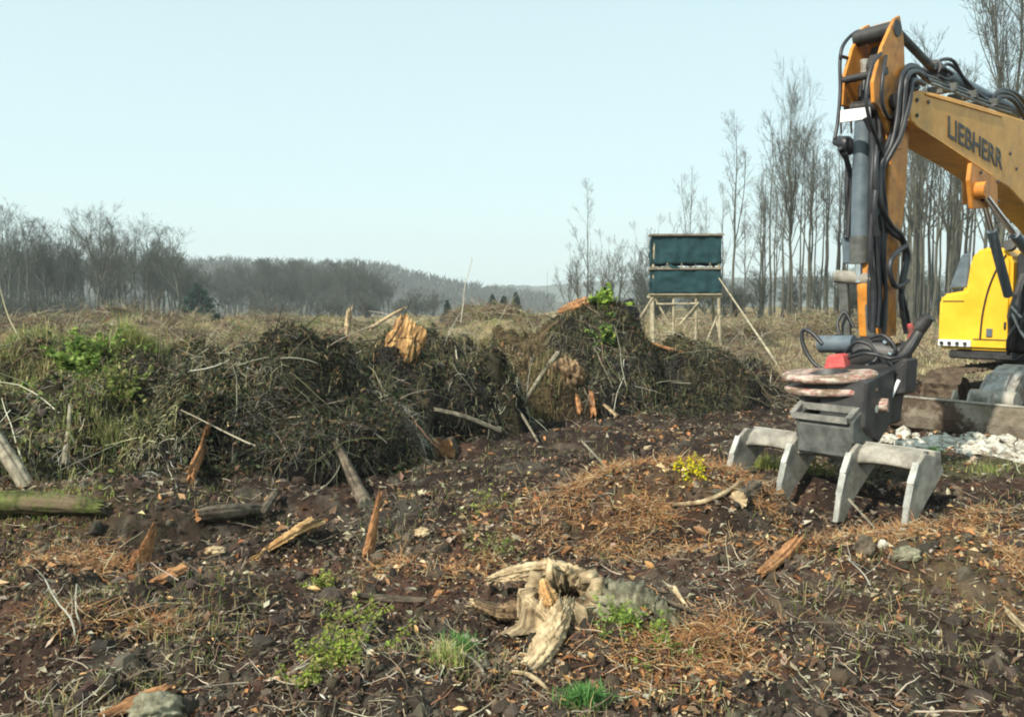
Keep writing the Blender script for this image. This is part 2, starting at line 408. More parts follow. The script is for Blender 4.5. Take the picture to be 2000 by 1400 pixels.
def build_ground():
    th = [np.arange(-180, -44, 4.0), np.arange(-44, -35, .35), np.arange(-35, 35, .11), np.arange(35, 44, .35), np.arange(44, 180, 4.0)]
    th = np.radians(np.concatenate(th))
    r = [np.array([.15, .4, .8, 1.2, 1.6, 2.0, 2.3])]
    def geo(a, b, k):
        n = int(math.log(b / a) / math.log(1 + k)); return a * (b / a) ** (np.arange(n) / n)
    r += [geo(2.5, 16, .0042), geo(16, 140, .011), geo(140, 1950, .05), [1950.]]
    r = np.concatenate(r); nr, nth = len(r), len(th)
    RR, TT = np.meshgrid(r, th, indexing='ij')
    X = (RR * np.sin(TT)).ravel(); Y = (RR * np.cos(TT)).ravel()
    Z = h_ground(X, Y)
    V = np.stack([X, Y, Z], 1)
    i = np.arange(nr - 1)[:, None] * nth; j = np.arange(nth)[None, :]; j2 = (j + 1) % nth
    q = np.stack([i + j, i + nth + j, i + nth + j2, i + j2], -1).reshape(-1, 4)
    c0 = len(V); V = np.vstack([V, [[0, 0, float(h_ground(np.array([0.]), np.array([0.]))[0])]]])
    t = np.stack([np.full(nth, c0), np.arange(nth), (np.arange(nth) + 1) % nth], 1)
    col = ground_colour(V[:, 0], V[:, 1])
    me = np_mesh('ground', V, q[:, ::-1], t[:, ::-1], col)
    tag(link('ground', me, M['soil']), kind='structure')
build_ground()

# ------------------------------------------------------------------ hills beyond the valley
def build_hill(name, R0, prof, depth, mat, bump, seed, dth=.12, zb=-40):
    """prof: (photo x, photo y of the crest); ridge at distance R0, rising over depth"""
    px = np.array([p[0] for p in prof], float); py = np.array([p[1] for p in prof], float)
    th = np.radians(np.arange(-48, 48, dth))
    x0 = CX + F_PX * np.tan(th)
    cy = np.interp(x0, px, py)
    crest = CAM_Z + (HOR - cy) / F_PX * R0
    k = np.linspace(0, 1, 26)
    rows = []
    for kk in k:
        rr = (R0 - depth * (1 - kk)) / np.cos(th); s = sstep(0, 1, np.array(kk))
        z = zb + (crest - zb) * s + bump * fbm(rr * np.sin(th), rr * np.cos(th), R0 * .010, 3, seed) * (0.25 + .75 * kk)
        rows.append(np.stack([rr * np.sin(th), rr * np.cos(th), z], 1))
    for kk in (1.05, 1.3):
        rr = (R0 + depth * (kk - 1)) / np.cos(th)
        rows.append(np.stack([rr * np.sin(th), rr * np.cos(th), (crest - (kk - 1) * 120)], 1))
    V = np.concatenate(rows); nth = len(th); nr = len(rows)
    i = np.arange(nr - 1)[:, None] * nth; j = np.arange(nth - 1)[None, :]
    q = np.stack([i + j, i + j + 1, i + nth + j + 1, i + nth + j], -1).reshape(-1, 4)
    tag(link(name, np_mesh(name, V, q), mat), kind='structure')
build_hill('hill', 620, [(-900, 530), (300, 520), (430, 518), (560, 522), (720, 527), (760, 531), (800, 540), (850, 552), (900, 563), (960, 572), (1100, 590), (1500, 600), (3500, 600)], 200, M['canopy'], 2.5, 3)
build_hill('hill', 1150, [(-900, 560), (800, 566), (860, 563), (940, 561), (1000, 558), (1040, 561), (1090, 556), (1200, 548), (1400, 545), (1700, 540), (3500, 530)], 450, M['far_hill'], 3, 8)

# ------------------------------------------------------------------ bare trees
def grow(P, Rr, nchild, tmin, tmax, lf, ang, up, K, rf, g, wig=.08, rmin=.006):
    """children of the chains P (N,K0,3)"""
    N_, K0, _ = P.shape
    L = np.linalg.norm(np.diff(P, axis=1), axis=2).sum(1)
    idx = np.repeat(np.arange(N_), nchild); n = len(idx)
    t = g.uniform(tmin, tmax, n); f = t * (K0 - 1); i = np.clip(f.astype(int), 0, K0 - 2); f = (f - i)[:, None]
    S = P[idx, i] * (1 - f) + P[idx, i + 1] * f
    T = P[idx, i + 1] - P[idx, i]; T /= np.linalg.norm(T, axis=1)[:, None] + 1e-9
    rs = (Rr[idx, i] * (1 - f[:, 0]) + Rr[idx, i + 1] * f[:, 0])
    rnd = g.normal(size=(n, 3)); side = np.cross(T, rnd); side /= np.linalg.norm(side, axis=1)[:, None] + 1e-9
    a = np.radians(g.normal(ang, ang * .22, n))[:, None]
    D = T * np.cos(a) + side * np.sin(a)
    ln = L[idx] * lf * g.uniform(.6, 1.25, n) * (1.15 - .6 * t)
    out_ = np.zeros((n, K, 3)); out_[:, 0] = S
    for k in range(1, K):
        D = D + np.array([0, 0, up]) / K + g.normal(0, wig, (n, 3)); D /= np.linalg.norm(D, axis=1)[:, None]
        out_[:, k] = out_[:, k - 1] + D * (ln / (K - 1))[:, None]
    r0 = np.maximum(rs * rf, rmin)
    Ro = r0[:, None] * np.linspace(1, .35, K)[None, :]
    return out_, np.maximum(Ro, rmin * .6)

def make_tree(h, r, clear, n1, len1, ang1, up1, seed, n2=9, n3=7, n4=0, lean=0, fork=0, bmin=.010, wig0=.02):
    g = np.random.default_rng(seed)
    K = 12; z = np.linspace(0, 1, K)
    wv = np.cumsum(g.normal(0, wig0, (K, 2)), axis=0); wv -= wv[0]
    T0 = np.zeros((1, K, 3)); T0[0, :, 0] = wv[:, 0] * h * .6 + lean * z * h; T0[0, :, 1] = wv[:, 1] * h * .6; T0[0, :, 2] = z * h
    R0 = (r * (1 - z * .93) * (1 + .5 * np.exp(-z * 25)))[None, :]
    mk = [(T0, R0, 7)]
    src, sr = T0, R0
    if fork:
        A, B = grow(T0, R0, fork, clear * .6, clear * 1.1, .62, 22, .5, 9, .7, g, .05, .03); mk.append((A, B, 5))
    b1, r1 = grow(T0, R0, n1, clear, .98, len1, ang1, up1, 8, .5, g, .09, bmin * 1.6)
    if fork:
        b1b, r1b = grow(A, B, n1 // 2, .25, .98, len1 * 1.2, ang1, up1, 8, .55, g, .09, bmin * 1.6)
        b1 = np.concatenate([b1, b1b]); r1 = np.concatenate([r1, r1b])
    b2, r2 = grow(b1, r1, n2, .2, 1.0, .5, 38, up1 * .6, 5, .55, g, .12, bmin * 1.1)
    b3, r3 = grow(b2, r2, n3, .15, 1.0, .55, 38, up1 * .4, 4, .6, g, .14, bmin)
    tr = Acc(); V, q = tube_batch(T0, R0, 8); tr.add(V, q)
    cr = Acc()
    for P_, R_, s in mk[1:] + [(b1, r1, 4), (b2, r2, 3), (b3, r3, 3)]:
        V, q = tube_batch(P_, R_, s); cr.add(V, q)
    if n4:
        b4, r4 = grow(b3, r3, n4, .1, 1.0, .6, 40, .1, 3, .7, g, .15, bmin * .8)
        V, q = tube_batch(b4, r4, 3); cr.add(V, q)
    return tr.mesh('trunk'), cr.mesh('crown')

PROTO = {}
def proto(key, mat, **kw):
    t, c = make_tree(**kw)
    for m in (t, c): m.materials.append(mat)
    PROTO[key] = (t, c, kw['h'])
B_ = M['bark']; BF = M['bark_far']
for i in range(4): proto('beech%d' % i, BF, h=17, r=.27, clear=.50, n1=15, len1=.34, ang1=42, up1=.7, seed=20 + i, n2=8, n3=5, bmin=.014, fork=3)
for i in range(3): proto('wood%d' % i, BF, h=15, r=.20, clear=.30, n1=20, len1=.28, ang1=36, up1=.8, seed=120 + i, n2=7, n3=5, bmin=.016, fork=3)
proto('crowned', B_, h=20, r=.30, clear=.40, n1=16, len1=.45, ang1=38, up1=.85, seed=31, n2=9, n3=6, bmin=.016, fork=5)
for i in range(3): proto('slender%d' % i, B_, h=20, r=.15, clear=.35, n1=18, len1=.19, ang1=34, up1=.8, seed=41 + i, n2=6, n3=4, bmin=.010, fork=1, wig0=.006)
for i in range(3): proto('pole%d' % i, B_, h=19, r=.13, clear=.5, n1=14, len1=.20, ang1=36, up1=.7, seed=51 + i, n2=6, n3=4, bmin=.010, wig0=.006)
for i in range(2): proto('young%d' % i, B_, h=9, r=.09, clear=.25, n1=12, len1=.34, ang1=28, up1=.8, seed=61 + i, n2=7, n3=4, bmin=.010, fork=3)
for i in range(2): proto('shrub%d' % i, BF, h=4, r=.05, clear=.04, n1=24, len1=.55, ang1=34, up1=.5, seed=71 + i, n2=6, n3=4, bmin=.008, fork=4)

def put_tree(key, x, y, h, label, group=None, name='bare_tree', rot=None, wide=1.0, cat='tree', z=None):
    t, c, h0 = PROTO[key]
    s = h / h0; g_ = np.random.default_rng(int(abs(x * 97 + y * 31)) % 99991); wide = wide * g_.uniform(.85, 1.2)
    o = empty(name, (x, y, (hz(x, y) if z is None else z) - .15), label, cat, group, rng.uniform(0, 6.28) if rot is None else rot)
    o.scale = (s * wide, s * wide, s)
    for n_, m in (('trunk', t), ('crown', c)):
        k = bpy.data.objects.new(n_, m); SC.collection.objects.link(k); k.parent = o
    return o

def tree_at(key, px, ytop, D, label, group=None, **kw):
    x = (px - CX) / F_PX * D; z0 = hz(x, D)
    h = CAM_Z + (HOR - ytop) / F_PX * D - z0
    return put_tree(key, x, D, h * (.88 if key[:4] in ('slen', 'pole', 'crow', 'youn') else 1), label, group, **kw)

ORD = ['first', 'second', 'third', 'fourth', 'fifth', 'sixth', 'seventh', 'eighth', 'ninth', 'tenth', 'eleventh', 'twelfth', 'thirteenth', 'fourteenth', 'fifteenth']
# the wood at the far left
g_left = 'bare trees of the far left wood'
fl_ = [(-60, 430, 118, 0), (8, 425, 122, 1), (25, 428, 120, 2), (58, 440, 116, 0), (95, 448, 124, 1), (128, 450, 119, 2), (160, 442, 126, 0),
                     (228, 448, 121, 1), (262, 445, 118, 2), (290, 452, 125, 0), (318, 462, 120, 1), (45, 450, 128, 2), (110, 455, 130, 0), (205, 455, 131, 1), (245, 460, 133, 2)]
fl_.sort()
for i, (px, yt, D, k) in enumerate(fl_[1:]):
    tree_at('beech%d' % k, px, yt, D, ORD[i] + ' tree from the left at the front of the far left wood', g_left)
tree_at('crowned', 188, 410, 112, 'tallest bare tree of the far left wood, with a fan-shaped crown', rot=.6, wide=1.15)
tree_at('beech1', 352, 462, 108, 'forked bare tree at the right-hand edge of the far left wood', rot=2.0, wide=1.3)
g2 = 'bare trees deeper in the far left wood'
g = np.random.default_rng(5)
for i in range(130):
    px = g.uniform(-140, 395); D = g.uniform(128, 190)
    tree_at(['beech%d' % (i % 4), 'wood%d' % (i % 3)][i % 2], px, 478 + g.uniform(0, 45) + max(0, px - 320) * .6, D, 'leafless tree standing deep in the dense far left wood', g2)
g3 = 'bare trees in the small wood on the valley slope'
for i in range(90):
    px = g.uniform(405, 765); D = g.uniform(190, 280)
    tree_at('wood%d' % (i % 3), px, 512 + max(0, px - 700) * .30 + g.uniform(0, 18), D, 'leafless tree in the low wood left of the picture centre', g3, wide=1.3)
# right of the valley
lab = 'tall slender bare tree in the belt right of the wooden hunting blind'
sl_ = [(1148, 322, 95, 'slender0', 'thin tall bare tree standing alone left of the hunting blind'),
       (1345, 285, 80, 'slender1', 'bare tree with ascending limbs rising just behind the hunting blind roof'),
       (1428, 180, 74, 'slender2', 'tallest slender bare tree between hunting blind and excavator stick'),
       (1484, 300, 70, 'pole0', 'thin bare tree with a Y-shaped fork right of the tallest slender tree'),
       (1548, 165, 72, 'crowned', 'broad-crowned bare tree in the middle of the gap left of the excavator stick'),
       (1938, -190, 52, 'crowned', 'dark bare trunk reaching past the top edge above the excavator boom')]
for px, yt, D, k, l in sl_: tree_at(k, px, yt, D, l, wide=.95 if k != 'crowned' else .6)
g4 = 'slender bare trees between the hunting blind and the excavator'
bt_ = [(1528, 230, 71, 'pole1'), (1560, 220, 75, 'pole2'), (1574, 240, 70, 'pole0'), (1538, 260, 78, 'slender1'), (1610, 250, 76, 'pole1'), (1632, 230, 79, 'slender2'), (1600, 270, 84, 'pole2'), (1408, 330, 88, 'slender0'), (1452, 370, 90, 'slender1'), (1376, 350, 86, 'pole0'), (1512, 345, 92, 'slender2')]
for i, (px, yt, D, k) in enumerate(sorted(bt_)):
    tree_at(k, px, yt, D, ORD[i] + ' plain slender tree from the left between hunting blind and excavator', g4)
g4b = 'thin bare trees further back between the hunting blind and the excavator'
for i in range(18):
    px = g.uniform(1480, 1655); D = g.uniform(76, 98)
    tree_at(['pole0', 'pole1', 'pole2', 'slender1'][i % 4], px, g.uniform(190, 330), D, 'thin straight bare tree further back between the hunting blind and the excavator', g4b)
g5 = 'thin bare trees behind the excavator'
for i in range(66):
    px = 1775 + (g.uniform(0, 1) ** .9) * 330; D = g.uniform(58, 88)
    tree_at(['pole0', 'pole1', 'pole2', 'slender0', 'slender1'][i % 5], px, g.uniform(20, 200), D, 'thin straight bare tree in the dense row behind the excavator', g5)
for i in range(10):
    px = g.uniform(1640, 1780); D = g.uniform(62, 88)
    tree_at(['pole0', 'pole1', 'slender2'][i % 3], px, g.uniform(150, 260), D, 'thin straight bare tree in the dense row behind the excavator', g5)
g6 = 'low bushy bare trees around the hunting blind'
yg_ = [(1112, 480, 92, 0), (1135, 470, 96, 1), (1178, 455, 90, 0), (1205, 462, 94, 1), (1242, 440, 90, 0), (1262, 450, 98, 1), (1285, 430, 94, 0), (1192, 470, 100, 0), (1160, 480, 99, 1), (1310, 420, 98, 1)]
for i, (px, yt, D, k) in enumerate(sorted(yg_)):
    tree_at('young%d' % k, px, yt, D, ORD[i] + ' low bushy bare tree from the left beside the hunting blind', g6)
g7 = 'bare shrubs along the far edge of the clearing'
for i in range(30):
    px = g.uniform(1240, 2050); D = g.uniform(66, 100)
    tree_at('shrub%d' % (i % 2), px, g.uniform(528, 572), D, 'low bare shrub in the thicket along the far edge of the clearing', g7, name='bare_shrub', cat='shrub', wide=1.4)
for i in range(22):
    px = g.uniform(-100, 860); D = g.uniform(100, 150) if px < 400 else g.uniform(140, 185)
    tree_at('shrub%d' % (i % 2), px, g.uniform(572, 592), D, 'low bare shrub in the thicket along the far edge of the clearing', g7, name='bare_shrub', cat='shrub', wide=2.2)

# far wood as one mass: the canopy of the hills
def far_wood():
    g = np.random.default_rng(77)
    n = 5200
    px = g.uniform(-300, 1080, n); D = g.uniform(470, 615, n)
    prof = [(-900, 530), (300, 520), (430, 518), (560, 522), (720, 527), (760, 531), (800, 540), (850, 552), (900, 563), (960, 572), (1100, 590)]
    cy = np.interp(px, [p[0] for p in prof], [p[1] for p in prof])
    crest = CAM_Z + (HOR - cy) / F_PX * 620
    s = sstep(0, 1, (D - 420) / 200); z = -40 + (crest + 40) * s
    x = (px - CX) / F_PX * D
    hh = g.uniform(5, 9.5, n)
    P0 = np.stack([x, D, z - 1], 1)
    acc = Acc()
    for k in range(5):
        d = np.stack([g.normal(0, .28, n), g.normal(0, .28, n), np.ones(n)], 1) * hh[:, None] * g.uniform(.7, 1.05, n)[:, None]
        P_ = np.stack([P0, P0 + d * .45 * np.array([.4, .4, 1]), P0 + d], 1)
        R_ = np.stack([np.full(n, .30), np.full(n, .5), np.full(n, .12)], 1) * g.uniform(.6, 1.2, n)[:, None]
        V, q = tube_batch(P_, R_, 3); acc.add(V, q)
    o = link('far_wood', acc.mesh('far_wood'), M['bark_far'])
    tag(o, 'hazy leafless wood covering the long hill on the horizon', 'wood', kind='stuff')
far_wood()

# conifers
def conifer(px, ytop, D, wide, label, cat='conifer', name='conifer', h=None, seed=0):
    g = np.random.default_rng(seed); x = (px - CX) / F_PX * D; z0 = hz(x, D)
    H = CAM_Z + (HOR - ytop) / F_PX * D - z0 if h is None else h
    W = wide / F_PX * D / 2
    o = empty(name, (x, D, z0 - .1), label, cat)
    a = Acc(); tube(a, [(0, 0, 0), (0, 0, H * .5), (0, 0, H * .97)], [H * .02 + .02, .01], 6)
    link('trunk', a.mesh('trunk'), M['bark'], o)
    n = 3000; t = g.uniform(.06, 1, n) ** .9; az = g.uniform(0, 6.283, n)
    lob = 1 + .25 * np.sin(az * 3 + seed) * (1 - t)
    rad = W * (1 - t) ** .75 * lob * g.uniform(.25, 1.0, n) ** .5 * (.55 + .6 * ((t * 7 + az * .3 + seed) % 1.0)) * (1 + .3 * np.sin(az * 2 + t * 9 + seed))
    S = np.stack([np.cos(az) * rad, np.sin(az) * rad, t * H - .10 * rad + .08 * H * g.normal(0, .35, n)], 1)
    Dn = np.stack([np.cos(az), np.sin(az), g.normal(-.05, .35, n)], 1); s = (H * .075 * g.uniform(.6, 1.3, n) * (1.1 - .6 * t))[:, None]
    side = np.cross(Dn, g.normal(size=(n, 3))); side /= np.linalg.norm(side, axis=1)[:, None]
    V = np.stack([S - side * s * .45, S + side * s * .45, S + Dn * s * 1.5], 1).reshape(-1, 3)
    T = np.arange(3 * n).reshape(-1, 3)
    c = np.repeat(np.array([.02, .055, .040])[None] * g.uniform(.5, 1.7, (n, 1)), 3, axis=0)
    link('crown', np_mesh('crown', V, None, T, c, False), M['conifer'], o)
conifer(388, 556, 105, 95, 'dark green spruce at the right-hand end of the far left wood', seed=1)
conifer(262, 596, 100, 90, 'low dark green spruce at the foot of the far left wood', seed=2)
conifer(962, 576, 120, 40, 'leftmost of three small dark spruces in front of the blue hills', seed=3)
conifer(984, 579, 118, 52, 'middle and widest of three small dark spruces in front of the blue hills', seed=4)
conifer(1008, 573, 121, 34, 'rightmost and slimmest of three small dark spruces in front of the blue hills', seed=5)
conifer(874, 587, 110, 24, 'single small dark spruce below the end of the hill crest', seed=6)
conifer(425, 610, 50, 70, 'small dark green spruce bush in the dry field left of centre', seed=7)
# ------------------------------------------------------------------ brush piles (root and soil windrow)
PILE_LABEL = {
    'L': 'low overgrown brush heap with green bramble at the left edge behind the mossy log',
    'A': 'largest dark tangled heap of roots and soil left of centre',
    'B': 'dark heap of roots with a split orange stump face on its left shoulder',
    'BC': 'low straw-covered earth heap left of the hump with the bright green ivy',
    'C': 'tall dark earth and root heap in front of the hunting blind',
    'D': 'low dark earth ridge in shade between hunting blind and rake',
}
def tone(n, cols, wts, g, jit=.25):
    cols = np.array(cols); k = g.choice(len(cols), n, p=np.array(wts) / sum(wts))
    return np.clip(cols[k] * g.uniform(1 - jit, 1 + jit, (n, 1)) * g.uniform(.92, 1.08, (n, 3)), 0, 1)

def twigs(P0, D0, L, r, K, g, wig=.35, sag=0.0, sides=3, col=None):
    n = len(P0); P = np.zeros((n, K, 3)); P[:, 0] = P0; D = D0 / (np.linalg.norm(D0, axis=1)[:, None] + 1e-9)
    turn = g.normal(0, wig * .5, (n, 3))
    for k in range(1, K):
        D = D + turn / K * 2 + g.normal(0, wig / K ** .5, (n, 3)); D[:, 2] -= sag / K
        D /= np.linalg.norm(D, axis=1)[:, None]
        P[:, k] = P[:, k - 1] + D * (L / (K - 1))[:, None]
    Rr = r[:, None] * np.linspace(1, .35, K)[None]
    V, q = tube_batch(P, Rr, sides)
    C = None if col is None else np.repeat(col, K * sides, axis=0)
    return V, q, C, P

def leaves(P0, s, g, col, acc, curl=.35, flat=.5, long=1.6):
    """bent leaf: 2 quads sharing a rib"""
    n = len(P0)
    nn = g.normal(0, 1, (n, 3)) * flat + np.array([0, 0, 1.]); nn /= np.linalg.norm(nn, axis=1)[:, None]
    a = g.normal(0, 1, (n, 3)); a -= nn * (a * nn).sum(1)[:, None]; a /= np.linalg.norm(a, axis=1)[:, None]
    b = np.cross(nn, a); s = s[:, None]; cu = g.uniform(-.2, 1, (n, 1)) * curl
    v = [P0 - a * s * long / 2, P0 - b * s * .42 + nn * s * cu - a * s * .1, P0 + b * s * .42 + nn * s * cu - a * s * .1,
         P0 + a * s * long / 2 + nn * s * cu * .5, P0 + nn * s * .04]
    V = np.stack(v, 1).reshape(-1, 3); i = np.arange(n) * 5
    T = np.concatenate([np.stack([i, i + 1, i + 4], 1), np.stack([i, i + 4, i + 2], 1), np.stack([i + 4, i + 1, i + 3], 1), np.stack([i + 4, i + 3, i + 2], 1)])
    acc.add(V, None, T, np.repeat(col, 5, axis=0))

def blades(P0, h, w, g, col, acc, lean=.45, droop=.3):
    n = len(P0); az = g.uniform(0, 6.283, n); d = np.stack([np.cos(az), np.sin(az), np.zeros(n)], 1)
    sd = np.stack([-np.sin(az), np.cos(az), np.zeros(n)], 1); l = g.uniform(.1, 1, n)[:, None] * lean
    h = h[:, None]; w = w[:, None]
    up = np.array([0, 0, 1.])
    m = P0 + up * h * .55 + d * h * l * .4; t = P0 + up * h * (1 - droop * l) + d * h * l * 1.2
    V = np.stack([P0 - sd * w / 2, P0 + sd * w / 2, m + sd * w * .4, m - sd * w * .4, t], 1).reshape(-1, 3)
    i = np.arange(n) * 5
    acc.add(V, np.stack([i, i + 1, i + 2, i + 3], 1), np.stack([i + 3, i + 2, i + 4], 1), np.repeat(col, 5, axis=0))

PILE_OBJ = {}
def build_pile(key, n_tw, n_leaf, leafcols, leafw, seed, n_grass=0, grasscols=None, moundcol=None):
    g = np.random.default_rng(seed)
    cx, cy, rx, ry, H, _ = PILES[key]
    root = empty('brush_pile', (cx, cy, 0), PILE_LABEL[key], 'brush pile', 'heaps of roots and brush in the windrow')
    PILE_OBJ[key] = root; off = np.array([cx, cy, 0])
    nx = int(rx * 2.6 / .022); ny = int(ry * 2.6 / .03)
    x = np.linspace(cx - rx * 1.3, cx + rx * 1.3, nx) if key != 'C' else np.linspace(cx - rx * 1.3, cx + 3.1, nx + 60); nx = len(x); y = np.linspace(cy - ry * 1.3, cy + ry * 1.3, ny)
    X, Y = np.meshgrid(x, y); X = X.ravel(); Y = Y.ravel()
    hp = h_pile(X, Y, key); hg = h_ground(X, Y); Z = np.where(hp < -5, hg - .3, hp)
    V = np.stack([X, Y, Z], 1) - off
    i = np.arange(ny - 1)[:, None] * nx; j = np.arange(nx - 1)[None]
    q = np.stack([i + j, i + j + 1, i + nx + j + 1, i + nx + j], -1).reshape(-1, 4)
    q = q[(Z[q] > hg[q] - .25).any(1) & (hp[q] > -5).all(1)]
    used_, inv = np.unique(q, return_inverse=True); V = V[used_]; q = inv.reshape(-1, 4); X = X[used_]; Y = Y[used_]
    a = fbm(X, Y, .6, 4, 91)[:, None]
    c = np.array(moundcol or (.026, .024, .023)) * (1 + 1.0 * a); c = c + sstep(.1, .5, fbm(X, Y, .35, 3, 97))[:, None] * np.array([.05, .04, .02])
    nr_ = normal_at(X, Y, .03); V = V + nr_ * (.035 * fbm(X + 3 * Z[used_], Y * 1.3 + 2 * Z[used_], .10, 3, 133) + .05 * fbm(X + 2 * Z[used_], Y - 2 * Z[used_], .3, 3, 137))[:, None]
    link('soil_mound', np_mesh('soil_mound', V, q, None, np.clip(c, .005, 1)), M['pile_soil'], root)
    # tangle of roots and branches
    def pts(n, dmax=1.02):
        u = g.uniform(0, 6.283, n); d = np.sqrt(g.uniform(0, 1, n)) * dmax
        ex_ = (.65, 1.55) if key == 'C' else (0, 1)
        x = cx + ex_[0] + rx * ex_[1] * d * np.cos(u); y = cy + ry * d * np.sin(u); z = np.maximum(h_pile(x, y, key), h_ground(x, y))
        return np.stack([x, y, z], 1)
    P = pts(n_tw); Nn = normal_at(P[:, 0], P[:, 1], .12)
    den = fbm(P[:, 0] + .7 * P[:, 2], P[:, 1] - .5 * P[:, 2], .45, 3, 59 + seed)
    kp = g.uniform(0, 1, n_tw) < np.clip(.62 + 1.7 * den, .22, 1); P = P[kp]; Nn = Nn[kp]; den = den[kp]; n_tw = len(P)
    D = g.normal(0, 1, (n_tw, 3)) + np.array([0, 0, -.5]); D -= Nn * (D * Nn).sum(1)[:, None] * .9; D += Nn * .12
    big = g.uniform(0, 1, n_tw) < .010
    L = np.where(big, g.uniform(.4, 1.0, n_tw), np.exp(g.normal(-1.95, .5, n_tw)).clip(.04, .45)); r = np.where(big, g.uniform(.005, .012, n_tw), np.exp(g.normal(-6.1, .35, n_tw)).clip(.0011, .005))
    P = P + Nn * g.uniform(-.02, .05, n_tw)[:, None]
    col = tone(n_tw, [(.05, .046, .038), (.14, .13, .09), (.33, .31, .235), (.12, .075, .05), (.54, .50, .39), (.13, .15, .065)], [5, 4.5, 3.2, 1.8, 1.4, 1.4], g)
    pt = fbm(P[:, 0] + .6 * P[:, 2], P[:, 1] - .8 * P[:, 2], .75, 3, 700 + seed)[:, None]; pg = fbm(P[:, 0] - P[:, 2], P[:, 1] + P[:, 2], 1.0, 3, 720 + seed)[:, None]
    col = np.clip(col * (1 + 2.2 * np.clip(pt, -.3, .6)), .015, .7); k_ = sstep(.12, .4, pg) * .7; col = col * (1 - k_) + k_ * col.mean(1, keepdims=True) * np.array([1.35, 1.30, .55])
    V, q, C, _ = twigs(P, D, L, r, 6, g, .38, .8, 3, col)
    ac = Acc(); ac.add(V - off, q, None, C)
    nb = int(26 * rx * ry); P = pts(nb, .98); P[:, 2] += .03; D = g.normal(0, 1, (nb, 3)); D[:, 2] = D[:, 2] * .6 - .1
    V, q, C, _ = twigs(P, D, g.uniform(.3, 1.0, nb), np.exp(g.normal(-5.3, .45, nb)).clip(.002, .013), 7, g, .2, .4, 5, tone(nb, [(.30, .26, .18), (.42, .37, .27), (.16, .12, .08), (.20, .13, .08)], [2, 1.2, 3, 2], g)); ac.add(V - off, q, None, C)
    ng = int(900 * rx * ry); P = pts(ng, .9); P = P[(P[:, 2] > np.median(P[:, 2])) & (fbm(P[:, 0], P[:, 1], .6, 2, 8 + seed) > -.1)]; ng = len(P)
    blades(P - off, g.uniform(.05, .20, ng), g.uniform(.004, .009, ng), g, tone(ng, [(.42, .36, .20), (.30, .26, .14), (.24, .26, .09), (.30, .18, .10)], [3, 3, 1.5, 1.5], g), ac, 1.0, .8)
    o = link('root_tangle', ac.mesh('root_tangle'), M['twig'], root); o['kind'] = 'stuff'
    if n_leaf:
        P = pts(n_leaf); P[:, 2] += g.uniform(0, .09, n_leaf)
        ac = Acc(); leaves(P - off, g.uniform(.018, .05, n_leaf), g, tone(n_leaf, leafcols, leafw, g), ac, .5, 1.0)
        o = link('leaves', ac.mesh('leaves', False), M['leaf'], root); o['kind'] = 'stuff'
    if n_grass:
        P = pts(n_grass); P = P[fbm(P[:, 0], P[:, 1], .5, 2, 3 + seed) > -.05]; n = len(P)
        ac = Acc(); blades(P - off, g.uniform(.10, .38, n), g.uniform(.004, .010, n), g, tone(n, grasscols, [1] * len(grasscols), g), ac, .9, .8)
        o = link('dry_grass', ac.mesh('dry_grass', False), M['leaf'], root); o['kind'] = 'stuff'
    return root
DK = [(.035, .05, .025), (.07, .085, .04), (.12, .08, .045), (.20, .13, .07), (.05, .05, .04)]
GR = [(.10, .15, .04), (.17, .22, .06), (.05, .075, .03), (.20, .17, .09)]
STRAW = [(.38, .31, .16), (.28, .24, .11), (.22, .23, .09), (.30, .20, .10)]
build_pile('L', 16000, 8000, [(.16, .20, .06), (.24, .27, .09), (.07, .09, .035), (.26, .20, .11), (.16, .10, .06)], [3, 2, 3, 2, 2], 101, 9000, [(.42, .38, .19), (.30, .33, .11), (.34, .26, .15), (.22, .24, .08)], (.06, .055, .035))
build_pile('A', 38000, 16000, DK, [4, 2, 2, .6, 3], 102, 1500, [(.24, .21, .12), (.14, .15, .07)])
build_pile('B', 17000, 9000, DK, [4, 2, 2, .6, 3], 103, 1200, [(.24, .21, .12), (.14, .15, .07)])
build_pile('BC', 9000, 4000, [(.22, .16, .09), (.12, .10, .05), (.10, .13, .05)], [2, 2, 1], 104, 7000, STRAW, (.07, .05, .03))
build_pile('C', 24000, 13000, DK, [4, 2, 2, .6, 3], 105, 1800, [(.24, .21, .12), (.18, .20, .08)])
build_pile('D', 8000, 3000, DK, [2, 1, 2, .6, 4], 106)

